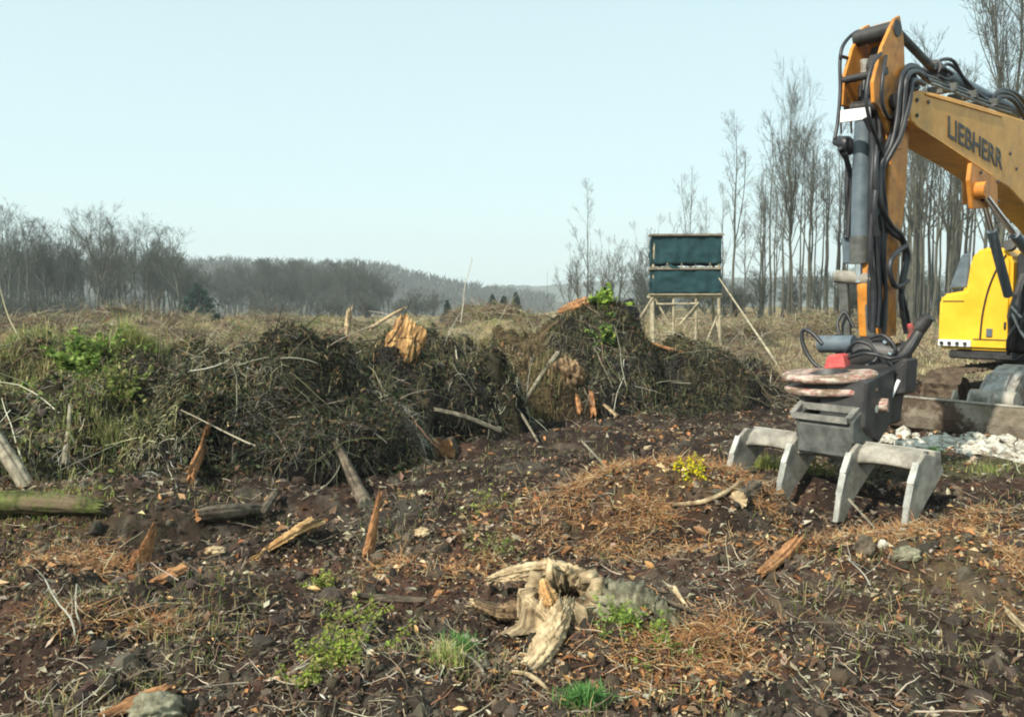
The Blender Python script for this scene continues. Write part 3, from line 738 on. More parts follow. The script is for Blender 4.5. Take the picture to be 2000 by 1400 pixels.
def small_heaps():
    g = np.random.default_rng(808); protos = []
    for k in range(3):
        nx = 60; x = np.linspace(-1.5, 1.5, nx); X, Y = np.meshgrid(x, x); X = X.ravel(); Y = Y.ravel()
        d = np.hypot(X + .2 * fbm(X, Y, .6, 3, 200 + k), Y * 1.2 + .2 * fbm(X, Y, .6, 3, 210 + k)) / 1.3
        Z = .55 * np.clip(1 - d ** 2.2, 0, 1) ** .8 + .22 * fbm(X, Y, .5, 4, 220 + k) * sstep(1.1, .6, d) - .25 * sstep(.8, 1.1, d)
        i = np.arange(nx - 1)[:, None] * nx; j = np.arange(nx - 1)[None]
        q = np.stack([i + j, i + j + 1, i + nx + j + 1, i + nx + j], -1).reshape(-1, 4)
        V = np.stack([X, Y, Z], 1); c = np.array([[.055, .045, .03]]) * (1 + fbm(X, Y, .4, 3, 5)[:, None]); m1 = np_mesh('soil_mound', V, q, None, np.clip(c, .01, 1)); m1.materials.append(M['pile_soil'])
        n = 2600; ii = g.choice(np.nonzero(d < 1)[0], n); P = V[ii] + g.normal(0, .03, (n, 3))
        D_ = g.normal(0, 1, (n, 3)); D_[:, 2] = np.abs(D_[:, 2]) * .5; col = tone(n, [(.10, .08, .055), (.24, .20, .13), (.40, .34, .23), (.20, .10, .06), (.20, .22, .08)], [3, 4, 2.4, 2, 1.6], g)
        V2, q2, C2, _ = twigs(P, D_, np.exp(g.normal(-1.2, .5, n)).clip(.1, 1.0), g.uniform(.004, .013, n), 5, g, .5, .8, 3, col)
        a = Acc(); a.add(V2, q2, None, C2); m2 = a.mesh('branch_tangle'); m2.materials.append(M['twig']); protos.append((m1, m2))
    spots = [(700 + 0 * k, 0, 13.0, 1.0, 'dark brush heap wedged between the largest heap and the second heap') for k in range(1)]
    spots += [(px_, 0, D_, s_, l_) for px_, D_, s_, l_ in ((110, 12.2, 1.1, 'brush heap just behind the large green bramble bush'), (215, 12.8, 1.0, 'brush heap behind the tall olive grass clump'), (305, 12.4, 1.15, 'brush heap behind the left end of the largest heap'), (395, 13.2, 1.1, 'brush heap behind the largest heap, above the leaning orange shard'),
        (500, 12.6, 1.2, 'brush heap behind the middle of the largest heap'), (600, 13.4, 1.2, 'brush heap behind the right end of the largest heap'), (30, 16, 1.3, 'brush heap at the left edge behind the bramble bushes'), (270, 16.5, 1.4, 'low brush heap in the second row behind the largest heap, left'), (445, 17, 1.4, 'low brush heap in the second row behind the largest heap, middle'),
        (560, 16.2, 1.2, 'low brush heap in the second row behind the largest heap, right'), (1000, 16.5, 1.1, 'low brush heap behind the straw-covered heap'), (930, 15, .9, 'low brush heap right behind the second dark heap'))]
    spots += [(60, 700, 14.5, 1.0, 'far brush heap at the left edge above the bramble bush'), (20, 668, 20, 1.3, 'long low brush heap at the left edge halfway to the wood'), (150, 655, 23, 1.5, 'brush heap in the field below the left wood, second from the left'),
             (230, 650, 26, 1.4, 'brush heap below the low spruce of the far left wood'), (330, 640, 27, 1.4, 'brush heap below the dark spruce at the wood edge'), (400, 650, 19, 1.2, 'brush heap between spruce bush and the largest dark heap'),
             (470, 640, 22, 1.3, 'brush heap right behind the middle of the largest dark heap'), (560, 632, 21, 1.4, 'brown domed brush heap behind the largest heap, left of the upright stake'), (630, 636, 19, 1.1, 'brush heap just left of the upright broken stake'),
             (720, 640, 18, 1.1, 'brush heap between the upright stake and the split stump face'), (90, 632, 40, 2.2, 'distant brush heap in front of the left wood, at its left part'), (250, 625, 48, 2.4, 'distant brush heap in front of the left wood, at its middle'),
             (380, 622, 50, 2.2, 'distant brush heap right below the dark spruce at the wood edge'), (520, 615, 52, 2.4, 'distant brush heap beside the reddish bracken'), (960, 632, 34, 1.5, 'low brush heap beside the small survey stake'), (1050, 628, 30, 1.3, 'low brush heap left of the torn reddish stump piece'),
             (1440, 650, 34, 1.6, 'pale brush heap behind the long slanting support pole'), (1410, 690, 22, 1.0, 'straw-coloured heap at the foot of the hunting blind'), (1590, 640, 36, 1.7, 'pale brush heap left of the excavator stick'), (1600, 628, 50, 2.0, 'distant pale brush heap left of the excavator stick')]
    for i, (px, py, D, sc, lab) in enumerate(spots):
        x = (px - CX) / F_PX * D; o = empty('brush_heap', (x, D, hz(x, D) - .05), lab, 'brush heap', 'small brush heaps out in the clearing', g.uniform(0, 6.28)); o.scale = (sc * 1.2, sc, sc * .75)
        for n_, m in zip(('soil_mound', 'branch_tangle'), protos[i % 3]):
            k = bpy.data.objects.new(n_, m); SC.collection.objects.link(k); k.parent = o
            if n_ == 'branch_tangle': k['kind'] = 'stuff'
small_heaps()

# ------------------------------------------------------------------ loose ground cover
def in_view(n, r0, r1, g, spread=43.0, power=0.0):
    u = g.uniform(0, 1, n); r = r0 * (r1 / r0) ** u
    th = np.radians(g.uniform(-spread, spread, n))
    return r * np.sin(th), r * np.cos(th)

def ground_cover():
    g = np.random.default_rng(300)
    # leaf litter and bark flakes
    n = 110000; x, y = in_view(n, 2.6, 15, g); a = fbm(x, y, .9, 4, 71); b = fbm(x, y, .3, 3, 77)
    rust = np.maximum.reduce([sstep(1.2, .3, ell(x, y, 1.15, 6.0, 1.1, .6)), sstep(1.2, .3, ell(x, y, 3.2, 4.6, 1.2, .8)) * .7,
                              sstep(1.2, .3, ell(x, y, .75, 3.6, .8, .5)) * .9, sstep(1.2, .3, ell(x, y, -.1, 4.9, .8, .5)) * .5,
                              sstep(1.2, .3, ell(x, y, -2.3, 4.6, .7, .3)) * .6, sstep(1.2, .3, ell(x, y, -.55, 4.9, .5, .28)), sstep(1.2, .3, ell(x, y, 1.2, 3.75, .5, .25)),
                              sstep(1.2, .3, ell(x, y, 2.6, 4.9, .8, .4)), sstep(1.2, .3, ell(x, y, 1.9, 5.2, .9, .35)) * .8, sstep(.28, .5, fbm(x, y, .7, 3, 505)) * .8])
    bare = sstep(1.2, .6, ell(x, y, 1.6, 8.9, 3.6, 1.7)) * .6 + sstep(1.1, .6, ell(x, y, -1.2, 6.2, 1.3, .8)) * .3 + sstep(1.1, .5, ell(x, y, 1.6, 4.1, .8, .5)) * .4
    keep = g.uniform(0, 1, n) < np.clip(.30 + 1.0 * a + .6 * b + 1.0 * rust, .16, 1) * (1 - bare)
    x, y, rust = x[keep], y[keep], rust[keep]; n = len(x); z = h_all(x, y) + g.uniform(.0, .02, n)
    dark = tone(n, [(.10, .065, .045), (.18, .12, .08), (.28, .23, .16), (.045, .036, .026), (.42, .37, .28), (.22, .13, .07)], [4, 4, 3, 3, 1.8, 1.8], g)
    warm = tone(n, [(.40, .20, .085), (.50, .31, .15), (.26, .115, .05), (.60, .46, .27), (.12, .065, .04)], [3, 2.5, 3, 2, 3], g)
    pick = (g.uniform(0, 1, n) < rust * .62 + .05)[:, None]
    ac = Acc(); rr = np.hypot(x, y)
    leaves(np.stack([x, y, z], 1), np.exp(g.normal(-4.05, .5, n)).clip(.008, .052) * np.clip(rr / 5, .8, 1.6), g, np.where(pick, warm, dark), ac, .6, .55)
    tag(link('leaf_litter', ac.mesh('leaf_litter', False), M['litter']), 'brown and rust-coloured leaf litter strewn over the churned soil', 'leaf litter', kind='stuff')
    # fine twigs, bark strips and root threads
    n = 56000; x, y = in_view(n, 2.6, 16, g); keep = g.uniform(0, 1, n) < np.clip(.45 + .9 * fbm(x, y, .8, 3, 88), .1, 1) * (1 - .6 * sstep(1.2, .6, ell(x, y, 1.6, 8.9, 3.6, 1.7))); x, y = x[keep], y[keep]; n = len(x)
    z = h_all(x, y) + g.uniform(0, .025, n); D = g.normal(0, 1, (n, 3)); D[:, 2] = g.normal(.05, .22, n)
    L = np.exp(g.normal(-2.9, .55, n)).clip(.02, .5); r = L * .018 * g.uniform(.4, 1.2, n) + .0013
    col = tone(n, [(.10, .07, .05), (.22, .17, .12), (.38, .33, .24), (.55, .50, .38), (.28, .15, .08)], [3, 4, 3, 1.4, 1.3], g)
    V, q, C, _ = twigs(np.stack([x, y, z], 1), D, L, r, 5, g, .35, .1, 3, col); ac = Acc(); ac.add(V, q, None, C)
    tag(link('ground_twigs', ac.mesh('ground_twigs'), M['twig']), 'fine twigs and torn roots lying all over the bare soil', 'twigs', kind='stuff')
    # fresh and weathered wood chips
    n = 5200; x, y = in_view(n, 2.6, 14, g)
    keep = g.uniform(0, 1, n) < np.clip(.22 + .8 * fbm(x, y, .7, 3, 99) + .8 * sstep(1.3, .3, ell(x, y, 1.2, 5.9, 1.2, .8)), .03, 1); x, y = x[keep], y[keep]; n = len(x)
    z = h_all(x, y) + .008; a1 = g.normal(0, 1, (n, 3)); a1[:, 2] *= .35; a1 /= np.linalg.norm(a1, axis=1)[:, None]
    l = np.exp(g.normal(-3.3, .5, n)).clip(.015, .13)
    P = np.stack([x, y, z], 1)[:, None, :] + a1[:, None, :] * l[:, None, None] * np.array([-.5, -.1, .2, .5])[None, :, None]
    Rr = l[:, None] * np.array([.03, .17, .14, .02])[None] * g.uniform(.6, 1.4, (n, 1))
    V, q = tube_batch(P, Rr, 4); C = np.repeat(tone(n, [(.55, .33, .15), (.40, .20, .08), (.62, .52, .36), (.25, .14, .07), (.48, .45, .38)], [2, 3, 1.2, 4, .8], g), 16, axis=0)
    ac = Acc(); ac.add(V, q, None, C)
    tag(link('wood_chips', ac.mesh('wood_chips', False), M['twig']), 'splintered wood chips scattered on the soil', 'wood chips', kind='stuff')
    # clods of earth
    n = 16000; x, y = in_view(n, 2.6, 14, g); z = h_all(x, y)
    s = np.exp(g.normal(-4.45, .6, n)).clip(.006, .05)
    ico = bmesh.new(); bmesh.ops.create_icosphere(ico, subdivisions=2, radius=1); iv = np.array([v.co[:] for v in ico.verts]); it = np.array([[v.index for v in f.verts] for f in ico.faces]); ico.free()
    V = iv[None] * s[:, None, None] * g.uniform(.6, 1.3, (n, 1, 3)) * (1 + g.normal(0, .14, (n, len(iv), 1))) + np.stack([x, y, z], 1)[:, None]
    T = (it[None] + (np.arange(n) * len(iv))[:, None, None]).reshape(-1, 3)
    C = np.repeat(tone(n, [(.036, .028, .021), (.062, .047, .034), (.10, .082, .06), (.05, .03, .022)], [4, 3, 1.5, 2], g), len(iv), axis=0)
    ac = Acc(); ac.add(V.reshape(-1, 3), None, T, C)
    tag(link('soil_clods', ac.mesh('soil_clods', False), M['twig']), 'crumbling dark clods of churned earth', 'soil clods', kind='stuff')
    # straw tufts over the field behind and between
    n = 270000; u = g.uniform(0, 1, n) ** 1.25; r = 13.5 * (100 / 13.5) ** u; th = np.radians(g.uniform(-38, 38, n)); x = r * np.sin(th); y = r * np.cos(th)
    a = fbm(x, y, 1.1, 3, 71) + fbm(x, y, 4.5, 3, 79)
    keep = (g.uniform(0, 1, n) < np.clip(.60 + 1.1 * a, .15, 1)) & ~((x > 3) & (y < 16.5)); x, y = x[keep], y[keep]; n = len(x); rr = np.hypot(x, y)
    z = h_all(x, y) - .02; P = np.stack([x, y, z], 1); c1 = fbm(x, y, 5, 3, 83)[:, None]
    col = tone(n, [(.52, .44, .26), (.40, .34, .19), (.30, .28, .14), (.32, .20, .11), (.14, .10, .06)], [4, 3, 1.6, 1.4, 2], g); grn = tone(n, [(.18, .23, .08), (.13, .17, .06)], [1, 1], g)
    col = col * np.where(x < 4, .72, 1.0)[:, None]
    col = np.where((c1 + g.normal(0, .12, (n, 1)) > .30) | ((x < -2)[:, None] & (c1 + g.normal(0, .12, (n, 1)) > .18)), grn, col)
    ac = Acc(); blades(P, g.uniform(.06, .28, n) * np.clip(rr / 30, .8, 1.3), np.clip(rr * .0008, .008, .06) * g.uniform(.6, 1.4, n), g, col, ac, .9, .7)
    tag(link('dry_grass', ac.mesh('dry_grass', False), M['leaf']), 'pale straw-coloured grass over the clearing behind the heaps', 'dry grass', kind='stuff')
    # brash lying on the field
    n = 40000; u = g.uniform(0, 1, n); r = 13 * (80 / 13) ** u; th = np.radians(g.uniform(-38, 38, n)); x = r * np.sin(th); y = r * np.cos(th); rr = r
    keep = g.uniform(0, 1, n) < np.clip(.35 + 1.2 * fbm(x, y, 2.4, 3, 55), .04, 1); x, y, rr = x[keep], y[keep], rr[keep]; n = len(x)
    D = g.normal(0, 1, (n, 3)); D[:, 2] = np.abs(g.normal(.0, .45, n)); L = g.uniform(.3, 1.5, n)
    col = tone(n, [(.12, .10, .07), (.25, .21, .15), (.40, .35, .26), (.16, .08, .05)], [4, 4, 1.6, 2], g)
    V, q, C, _ = twigs(np.stack([x, y, h_all(x, y)], 1), D, L, np.clip(rr * .00045, .006, .04) * g.uniform(.5, 1.3, n), 5, g, .4, .5, 3, col); ac = Acc(); ac.add(V, q, None, C)
    tag(link('brash', ac.mesh('brash'), M['twig']), 'brushwood and thin branches left lying on the clearing', 'brushwood', kind='stuff')
    # sparse short green and straw blades among the soil
    n = 26000; x, y = in_view(n, 2.6, 13, g); k = fbm(x, y, .8, 3, 123); keep = k > .18; x, y = x[keep], y[keep]; n = len(x); z = h_all(x, y) - .01
    ac = Acc(); blades(np.stack([x, y, z], 1), g.uniform(.03, .13, n), g.uniform(.003, .006, n), g, tone(n, [(.16, .22, .05), (.38, .32, .17), (.26, .25, .10), (.40, .30, .16)], [2, 2, 2, 1], g), ac, 1.0, .6)
    tag(link('sparse_grass', ac.mesh('sparse_grass', False), M['leaf']), 'thin short grass blades coming up through the soil', 'grass', kind='stuff')
ground_cover()

def dead_fern():
    g = np.random.default_rng(611); n = 30000
    zs = [(1.2, 5.9, 1.2, .7, 6), (2.9, 4.7, 1.0, .6, 2.6), (.9, 3.75, .55, .35, 1.2), (-.5, 4.95, .5, .3, .9), (2.3, 5.4, .9, .5, 1), (-1.9, 3.9, .6, .3, .7), (3.6, 6.3, .8, .5, 1.0), (3.4, 3.9, .7, .5, 1.2), (-2.6, 4.9, .5, .3, .6)]
    w_ = np.array([z[4] for z in zs]); k = g.choice(len(zs), n, p=w_ / w_.sum()); Z_ = np.array(zs)[k]
    x = Z_[:, 0] + g.normal(0, .45, n) * Z_[:, 2]; y = Z_[:, 1] + g.normal(0, .45, n) * Z_[:, 3]; kp = (y > 2.6) & (fbm(x, y * 1.6, .45, 4, 612) > .02); x, y = x[kp], y[kp]; n = len(x)
    P = np.stack([x, y, h_all(x, y) + g.uniform(0, .04, n)], 1); D = g.normal(0, 1, (n, 3)); D[:, 2] = np.abs(g.normal(.1, .35, n))
    V, q, C, _ = twigs(P, D, g.uniform(.03, .15, n), g.uniform(.0012, .0032, n), 4, g, .5, .5, 3, tone(n, [(.46, .25, .11), (.52, .37, .20), (.32, .145, .06), (.60, .50, .33), (.18, .10, .05)], [3.5, 2.2, 3, .9, 2], g))
    a = Acc(); a.add(V, q, None, C)
    tag(link('dead_fern', a.mesh('dead_fern'), M['twig']), 'shredded orange and straw-coloured dead fern lying in patches on the soil', 'dead fern', kind='stuff')
dead_fern()

def rubble():
    g = np.random.default_rng(44); n = 900
    px = np.concatenate([g.uniform(1735, 1960, n // 2), g.uniform(1880, 2120, n // 2)]); py = 842 + (px - 1740) * .12 + g.normal(0, 10, n)
    ac = Acc(); ico = bmesh.new(); bmesh.ops.create_icosphere(ico, subdivisions=1, radius=1)
    iv = np.array([v.co[:] for v in ico.verts]); it = np.array([[v.index for v in f.verts] for f in ico.faces]); ico.free()
    for a_, b_ in zip(px, py):
        D = 1.62 * F_PX / (b_ - HOR); x = (a_ - CX) / F_PX * D; s = float(np.exp(g.normal(-3.7, .65)).clip(.008, .11))
        ac.add(iv * s * g.uniform(.7, 1.5, 3) * np.array([1, 1, .6]) * (1 + g.normal(0, .12, (len(iv), 1))) + np.array([x, D, hz(x, D) + s * .2]), None, it)
    tag(link('rubble', ac.mesh('rubble', False), M['stone']), 'pale crushed limestone strewn in front of the dozer blade', 'rubble', kind='stuff')
rubble()

# ------------------------------------------------------------------ plants one can point at
def tuft(px, py, z, spread, h, n, cols, label, name='grass_tuft', cat='grass tuft', seed=0, leafy=0, D=None, w=.006):
    g = np.random.default_rng(500 + seed)
    if D is None: D = (CAM_Z - z) * F_PX / (py - HOR)
    x = (px - CX) / F_PX * D; base = hz(x, D)
    o_ = np.array([x, D, base])
    if leafy and D < 6: spread *= 1.7; h *= 1.2; w = .0045
    u = g.uniform(0, 6.283, n); d = np.abs(g.normal(0, .5, n)) * spread
    X = x + d * np.cos(u); Y = D + d * np.sin(u) * .8; Z = h_all(X, Y)
    ac = Acc(); P = np.stack([X, Y, Z], 1) - o_
    if leafy:
        nt_ = n // 6; V, q, C, Pt = twigs(P[:nt_], g.normal(0, .5, (nt_, 3)) + np.array([0, 0, 1]), g.uniform(.5, 1, nt_) * h, np.full(nt_, .0022), 6, g, .5, .2, 3, tone(nt_, [(.16, .14, .06)], [1], g))
        ac.add(V, q, None, C)
        m = n * leafy; i = g.integers(0, nt_, m); k = g.integers(1, 6, m); L = Pt[i, k] + g.normal(0, .012, (m, 3))
        leaves(L, g.uniform(.012, .026, m) * (w / .006), g, tone(m, cols, [1] * len(cols), g), ac, .3, .8, 1.7)
    else:
        blades(P, g.uniform(.4, 1, n) * h, np.full(n, w), g, tone(n, cols, [1] * len(cols), g), ac, .8, .5)
    o = link(name, ac.mesh(name, False), M['leaf'], None, tuple(o_))
    return tag(o, label, cat)
LG = [(.26, .33, .05), (.36, .42, .08), (.17, .22, .05), (.30, .27, .10)]; FG = [(.11, .27, .07), (.17, .34, .10), (.07, .18, .05)]
tuft(618, 1148, .05, .09, .09, 70, LG, 'small yellow-green leafy plant above the largest yellow-green patch', 'leafy_plant', 'plant', 1, 4)
tuft(640, 1340, .05, .17, .13, 220, LG, 'largest yellow-green leafy plant at the bottom left of centre', 'leafy_plant', 'plant', 2, 5)
tuft(705, 1235, .05, .09, .14, 90, LG, 'yellow-green leafy plant halfway up between two others left of the stump', 'leafy_plant', 'plant', 3, 4)
tuft(575, 1380, .05, .10, .10, 70, LG, 'yellow-green leafy plant at the bottom edge left of the largest patch', 'leafy_plant', 'plant', 4, 4)
tuft(895, 1280, .05, .07, .16, 180, FG, 'fresh green grass tuft left of the broken stump', seed=5)
tuft(1145, 1385, .05, .10, .13, 380, FG, 'brightest green grass tuft at the bottom edge below the stump', seed=6)
tuft(1215, 1270, .05, .14, .16, 150, [(.22, .32, .06), (.30, .40, .09), (.16, .24, .05)], 'green leafy sprouts between the two spreading roots of the broken stump', 'leafy_plant', 'plant', 7, 4)
tuft(1300, 1290, .05, .12, .12, 90, [(.22, .30, .06), (.16, .24, .05)], 'small green sprouts under the right-hand mossy root of the stump', 'leafy_plant', 'plant', 8, 3)
tuft(870, 1340, .05, .12, .16, 130, [(.36, .42, .12), (.5, .45, .22)], 'pale yellowish grass tuft at the bottom left of the broken stump', seed=9)
tuft(960, 1085, .05, .14, .22, 150, [(.14, .20, .05), (.26, .26, .09)], 'thin olive green sprouts behind the left side of the broken stump', 'leafy_plant', 'plant', 10, 2)
tuft(945, 1010, .05, .10, .22, 80, [(.30, .36, .08), (.26, .26, .09)], 'tallest thin light green sprouts on the dark soil above the stump', 'leafy_plant', 'plant', 11, 2)
tuft(1355, 958, .30, .12, .10, 130, [(.75, .62, .02), (.85, .72, .03), (.5, .5, .05)], 'patch of bright yellow flowers on the rust-coloured mound', 'yellow_flowers', 'flowers', 12, 5)
tuft(1830, 890, .02, .12, .12, 170, FG, 'fresh green grass tuft beside the pale limestone rubble', seed=13)
tuft(1500, 915, .02, .28, .22, 260, [(.45, .40, .15), (.30, .34, .08), (.16, .22, .06)], 'straw and green grass growing between the left tines of the rake', seed=14, D=7.9)
tuft(1600, 945, .02, .25, .20, 300, [(.12, .18, .05), (.22, .26, .07), (.30, .22, .10)], 'green brush seen between the middle tines of the rake', 'leafy_plant', 'plant', 15, 2, D=7.6)
tuft(1940, 930, .02, .40, .10, 300, [(.20, .26, .07), (.32, .30, .12)], 'sparse grass on the flat soil right of the rake', seed=16)
tuft(155, 775, .7, .34, .42, 420, [(.20, .30, .06), (.12, .20, .05), (.30, .38, .10)], 'largest bright green bramble bush on the low left heap', 'bramble_bush', 'bush', 17, 4, D=8.3, w=.012)
tuft(35, 830, .5, .22, .25, 160, [(.24, .36, .06), (.10, .18, .05)], 'small green bramble at the left edge below the large bramble bush', 'bramble_bush', 'bush', 18, 4, D=7.9, w=.012)
tuft(270, 720, 1.0, .34, .40, 700, [(.30, .34, .10), (.38, .36, .16), (.22, .26, .08)], 'tall olive grass clump between the bramble bush and the largest heap', seed=19, D=8.9, w=.009)
tuft(20, 775, .8, .25, .3, 300, [(.30, .38, .10), (.18, .26, .06)], 'light green grass clump at the left edge above the leaning post', seed=20, D=8.8, w=.009)
tuft(90, 740, .9, .5, .3, 500, [(.34, .38, .12), (.42, .40, .18), (.22, .28, .08)], 'yellowish grass clump just left of the large bramble bush', seed=25, D=9.0, w=.009)
tuft(230, 800, .7, .35, .3, 260, [(.26, .32, .08), (.14, .20, .05), (.36, .34, .14)], 'olive bramble patch right below the large bramble bush', 'bramble_bush', 'bush', 26, 4, D=8.0, w=.010)
tuft(205, 905, .4, .5, .28, 420, [(.34, .34, .13), (.40, .36, .18), (.22, .26, .08)], 'straw and green grass clump hanging over the bank above the mossy log', seed=27, D=7.4, w=.008)
tuft(90, 975, .3, .5, .06, 900, [(.28, .36, .07), (.20, .26, .05), (.36, .34, .12)], 'short green moss and grass growing along the mossy log', 'moss', 'moss', 28, D=5.6, w=.006)
tuft(1178, 610, 1.45, .24, .35, 230, [(.28, .42, .05), (.36, .50, .08), (.05, .10, .04)], 'bright green ivy on top of the heap in front of the hunting blind', 'ivy', 'ivy', 21, 4, D=13.0, w=.016)
tuft(1180, 665, 1.1, .22, .3, 130, [(.10, .20, .04), (.40, .50, .12), (.04, .07, .04)], 'dark green ivy below the bright one on the heap', 'ivy', 'ivy', 22, 3, D=12.3, w=.016)
tuft(485, 612, 1.0, .9, .7, 300, [(.28, .12, .07), (.34, .18, .10)], 'reddish dead bracken patch in the field left of the upright stake', 'bracken', 'bracken', 23, 3, D=38, w=.05)
tuft(905, 600, .0, 1.4, .8, 400, [(.34, .30, .14), (.26, .26, .10)], 'tall straw grass clump on the horizon right of the split stump face', seed=24, D=42, w=.04)

# ------------------------------------------------------------------ logs, shards and stumps one can point at
def seg_piece(name, label, cat, p, rad, mat, sides=12, n=14, rough=.12, flat=1.0, seed=0, mcap=None, ridges=.6):
    P = np.array([tuple(q) for q in p]); o_ = P.mean(0); a = Acc()
    mats = [mat] if mcap is None else [mat, mcap]
    sh = mat in (OW, FW, PW); tube(a, P - o_, rad, int(sides * 2.6), n * 2, rough, True, (1, 1, 1), 0, 1 if mcap is not None else None, flat, seed, ridges, .16 if sh else .04, .22 if sh else .15)
    o = link(name, a.mesh(name), mats, None, tuple(o_)); return tag(o, label, cat)
def gp(px, py, D, dz=None):
    return Pd(px, py, D)
def on(px, py, up=0.0):
    """point of the terrain seen at a photo position, raised by up"""
    D = 2.5 * 1.004 ** np.arange(800); d = Pd(px, py, 1.0) - Vector((0, 0, CAM_Z))
    up = np.minimum(up, 1)
    k = np.nonzero(CAM_Z + d.z * D <= h_all(d.x * D, D) + up)[0]
    return Pd(px, py, float(D[k[0]] if len(k) else D[-1]))
def st(px, D, dz=0.0):
    x = (px - CX) / F_PX * D; return Vector((x, D, hz(x, D) + dz))
def lump(name, label, cat, c, r, mat, seed, amp=.5, ridge=0):
    bm = bmesh.new(); bmesh.ops.create_icosphere(bm, subdivisions=5, radius=1)
    V = np.array([v.co[:] for v in bm.verts]); T = np.array([[v.index for v in f.verts] for f in bm.faces]); bm.free()
    k = 1 + amp * fbm(V[:, 0] * 1.5 + seed, V[:, 1] * 1.5 + V[:, 2] * 1.7, .8, 4, seed) + .25 * amp * fbm(V[:, 0] * 6 + seed, V[:, 1] * 6 + V[:, 2] * 5, .8, 3, seed)
    C = np.ones((len(V), 3))
    if ridge:
        an = V[:, 0] * 5 + .8 * V[:, 2]; f = vnoise(an, V[:, 2] * .7 + seed, seed); f2 = vnoise(an * 3.1, V[:, 2] * 1.3, seed + 3)
        V = V.copy(); V[:, 1] -= ridge * (f + .6 * f2); V[:, 2] += np.abs(V[:, 2]) * .35 * f2 * ridge * 3; C = np.clip(.85 + .7 * f + .6 * f2, .25, 1.4)[:, None] * np.ones(3)
    a = Acc(); a.add(V * k[:, None] * np.array(r), None, T, C); o = link(name, a.mesh(name), mat, None, tuple(c))
    return tag(o, label, cat) if label else o
LGR, GW, FW, OW, PW = M['log_bark'], M['grey_wood'], M['fresh_wood'], M['orange_wood'], M['pale_wood']
seg_piece('log', 'moss-covered log lying along the bank at the left edge', 'log', [on(-90, 985, .12), on(60, 980, .12), on(200, 990, .08)], [.08, .08, .05], M['mossy'], 14, 18, .07, seed=1, mcap=LGR)
seg_piece('post', 'grey leaning post at the left edge above the mossy log', 'post', [Pd(-12, 850, 6.6), Pd(30, 912, 6.4), Pd(62, 968, 6.3)], [.055, .06, .05], GW, 10, 12, .07, seed=2)
seg_piece('branch', 'pale peeled stick leaning upright against the low left heap', 'branch', [on(137, 790, .14), on(134, 840, .10), on(126, 908, .06)], [.016, .02, .034], GW, 9, 12, .08, seed=3)
seg_piece('wood_shard', 'orange split shard leaning on the front of the largest heap', 'wood shard', [on(405, 838, .12), on(392, 885, .10), on(372, 928, .05)], [.05, .065, .07], OW, 9, 12, .2, .4, 4)
seg_piece('branch', 'thick barked branch leaning down the right front of the largest heap', 'branch', [on(655, 862, .1), on(685, 925, .12), on(715, 985, .05)], [.038, .052, .06], LGR, 10, 14, .08, seed=5, mcap=GW)
seg_piece('root', 'thin curved pale root hanging beside the thick leaning branch', 'root', [on(648, 870, .1), on(664, 905, .1), on(640, 945, .08), on(590, 975, .04)], [.008, .007, .004], GW, 6, 20, .1, seed=6)
seg_piece('log', 'reddish brown log lying at the foot of the largest heap', 'log', [on(385, 1006, .05), on(440, 1000, .06), on(505, 994, .05)], [.045, .06, .04], M['log_bark'], 11, 14, .09, seed=7, mcap=OW)
seg_piece('branch', 'short dark branch stub propped beside the reddish brown log', 'branch', [on(510, 1004, .05), on(538, 962, .12)], [.04, .028], LGR, 9, 8, .1, seed=8)
seg_piece('wood_shard', 'golden split log with a wide upper end lying alone on dark soil', 'wood shard', [on(500, 1086, .02), on(545, 1058, .04), on(580, 1036, .06), on(612, 1020, .09)], [.016, .04, .045, .075], FW, 10, 16, .18, .55, 9)
seg_piece('wood_shard', 'narrow brown shard standing upright between golden log and stump', 'wood shard', [Pd(740, 972, 5.45), Pd(732, 1010, 5.4), Pd(724, 1050, 5.35), Pd(716, 1090, 5.3)], [.018, .035, .045, .05], M['orange_wood'], 9, 14, .2, .6, 10)
seg_piece('wood_shard', 'broad orange splintered chunk standing at lower left', 'wood shard', [Pd(300, 1036, 5.0), Pd(284, 1075, 4.95), Pd(268, 1108, 4.9), Pd(252, 1150, 4.85)], [.035, .075, .11, .10], OW, 11, 14, .25, .4, 11)
seg_piece('wood_shard', 'small orange splinter left of the broad splintered chunk', 'wood shard', [Pd(204, 1118, 4.9), Pd(216, 1150, 4.8)], [.035, .012], OW, 8, 8, .2, .5, 12)
seg_piece('wood_shard', 'flat orange splinters right of the broad splintered chunk', 'wood shard', [on(310, 1135, .03), on(352, 1112, .04)], [.04, .05], OW, 8, 8, .25, .4, 13)
seg_piece('wood_shard', 'orange split wood lying at the bottom left edge of the picture', 'wood shard', [on(205, 1396, .03), on(270, 1370, .05), on(330, 1345, .05)], [.02, .05, .04], OW, 10, 12, .18, .5, 14)
lump('stone', 'rounded moss-grey stone at the bottom edge beside the orange split wood', 'stone', on(300, 1392, .02), (.11,.09,.07), M['moss_root'], 15, .4)
seg_piece('branch', 'reddish stick lying left of the broken stump', 'branch', [on(690, 1160, .03), on(745, 1168, .03), on(830, 1172, .02)], [.018, .022, .014], LGR, 8, 12, .1, seed=16, mcap=PW)
seg_piece('branch', 'pale split branch end lying just left of the stump slab', 'branch', [on(925, 1178, .04), on(985, 1192, .04), on(1020, 1215, .02)], [.03, .035, .02], PW, 9, 12, .15, .7, 17)
lump('wood_chunk', 'small pale brown chunk on the dark soil above the stump', 'wood chunk', on(825, 1040, .02), (.055,.04,.035), PW, 18, .4)
lump('wood_chunk', 'small tan chunk lying left of the golden split log', 'wood chunk', on(422, 1075, .02), (.07,.04,.03), PW, 19, .4)
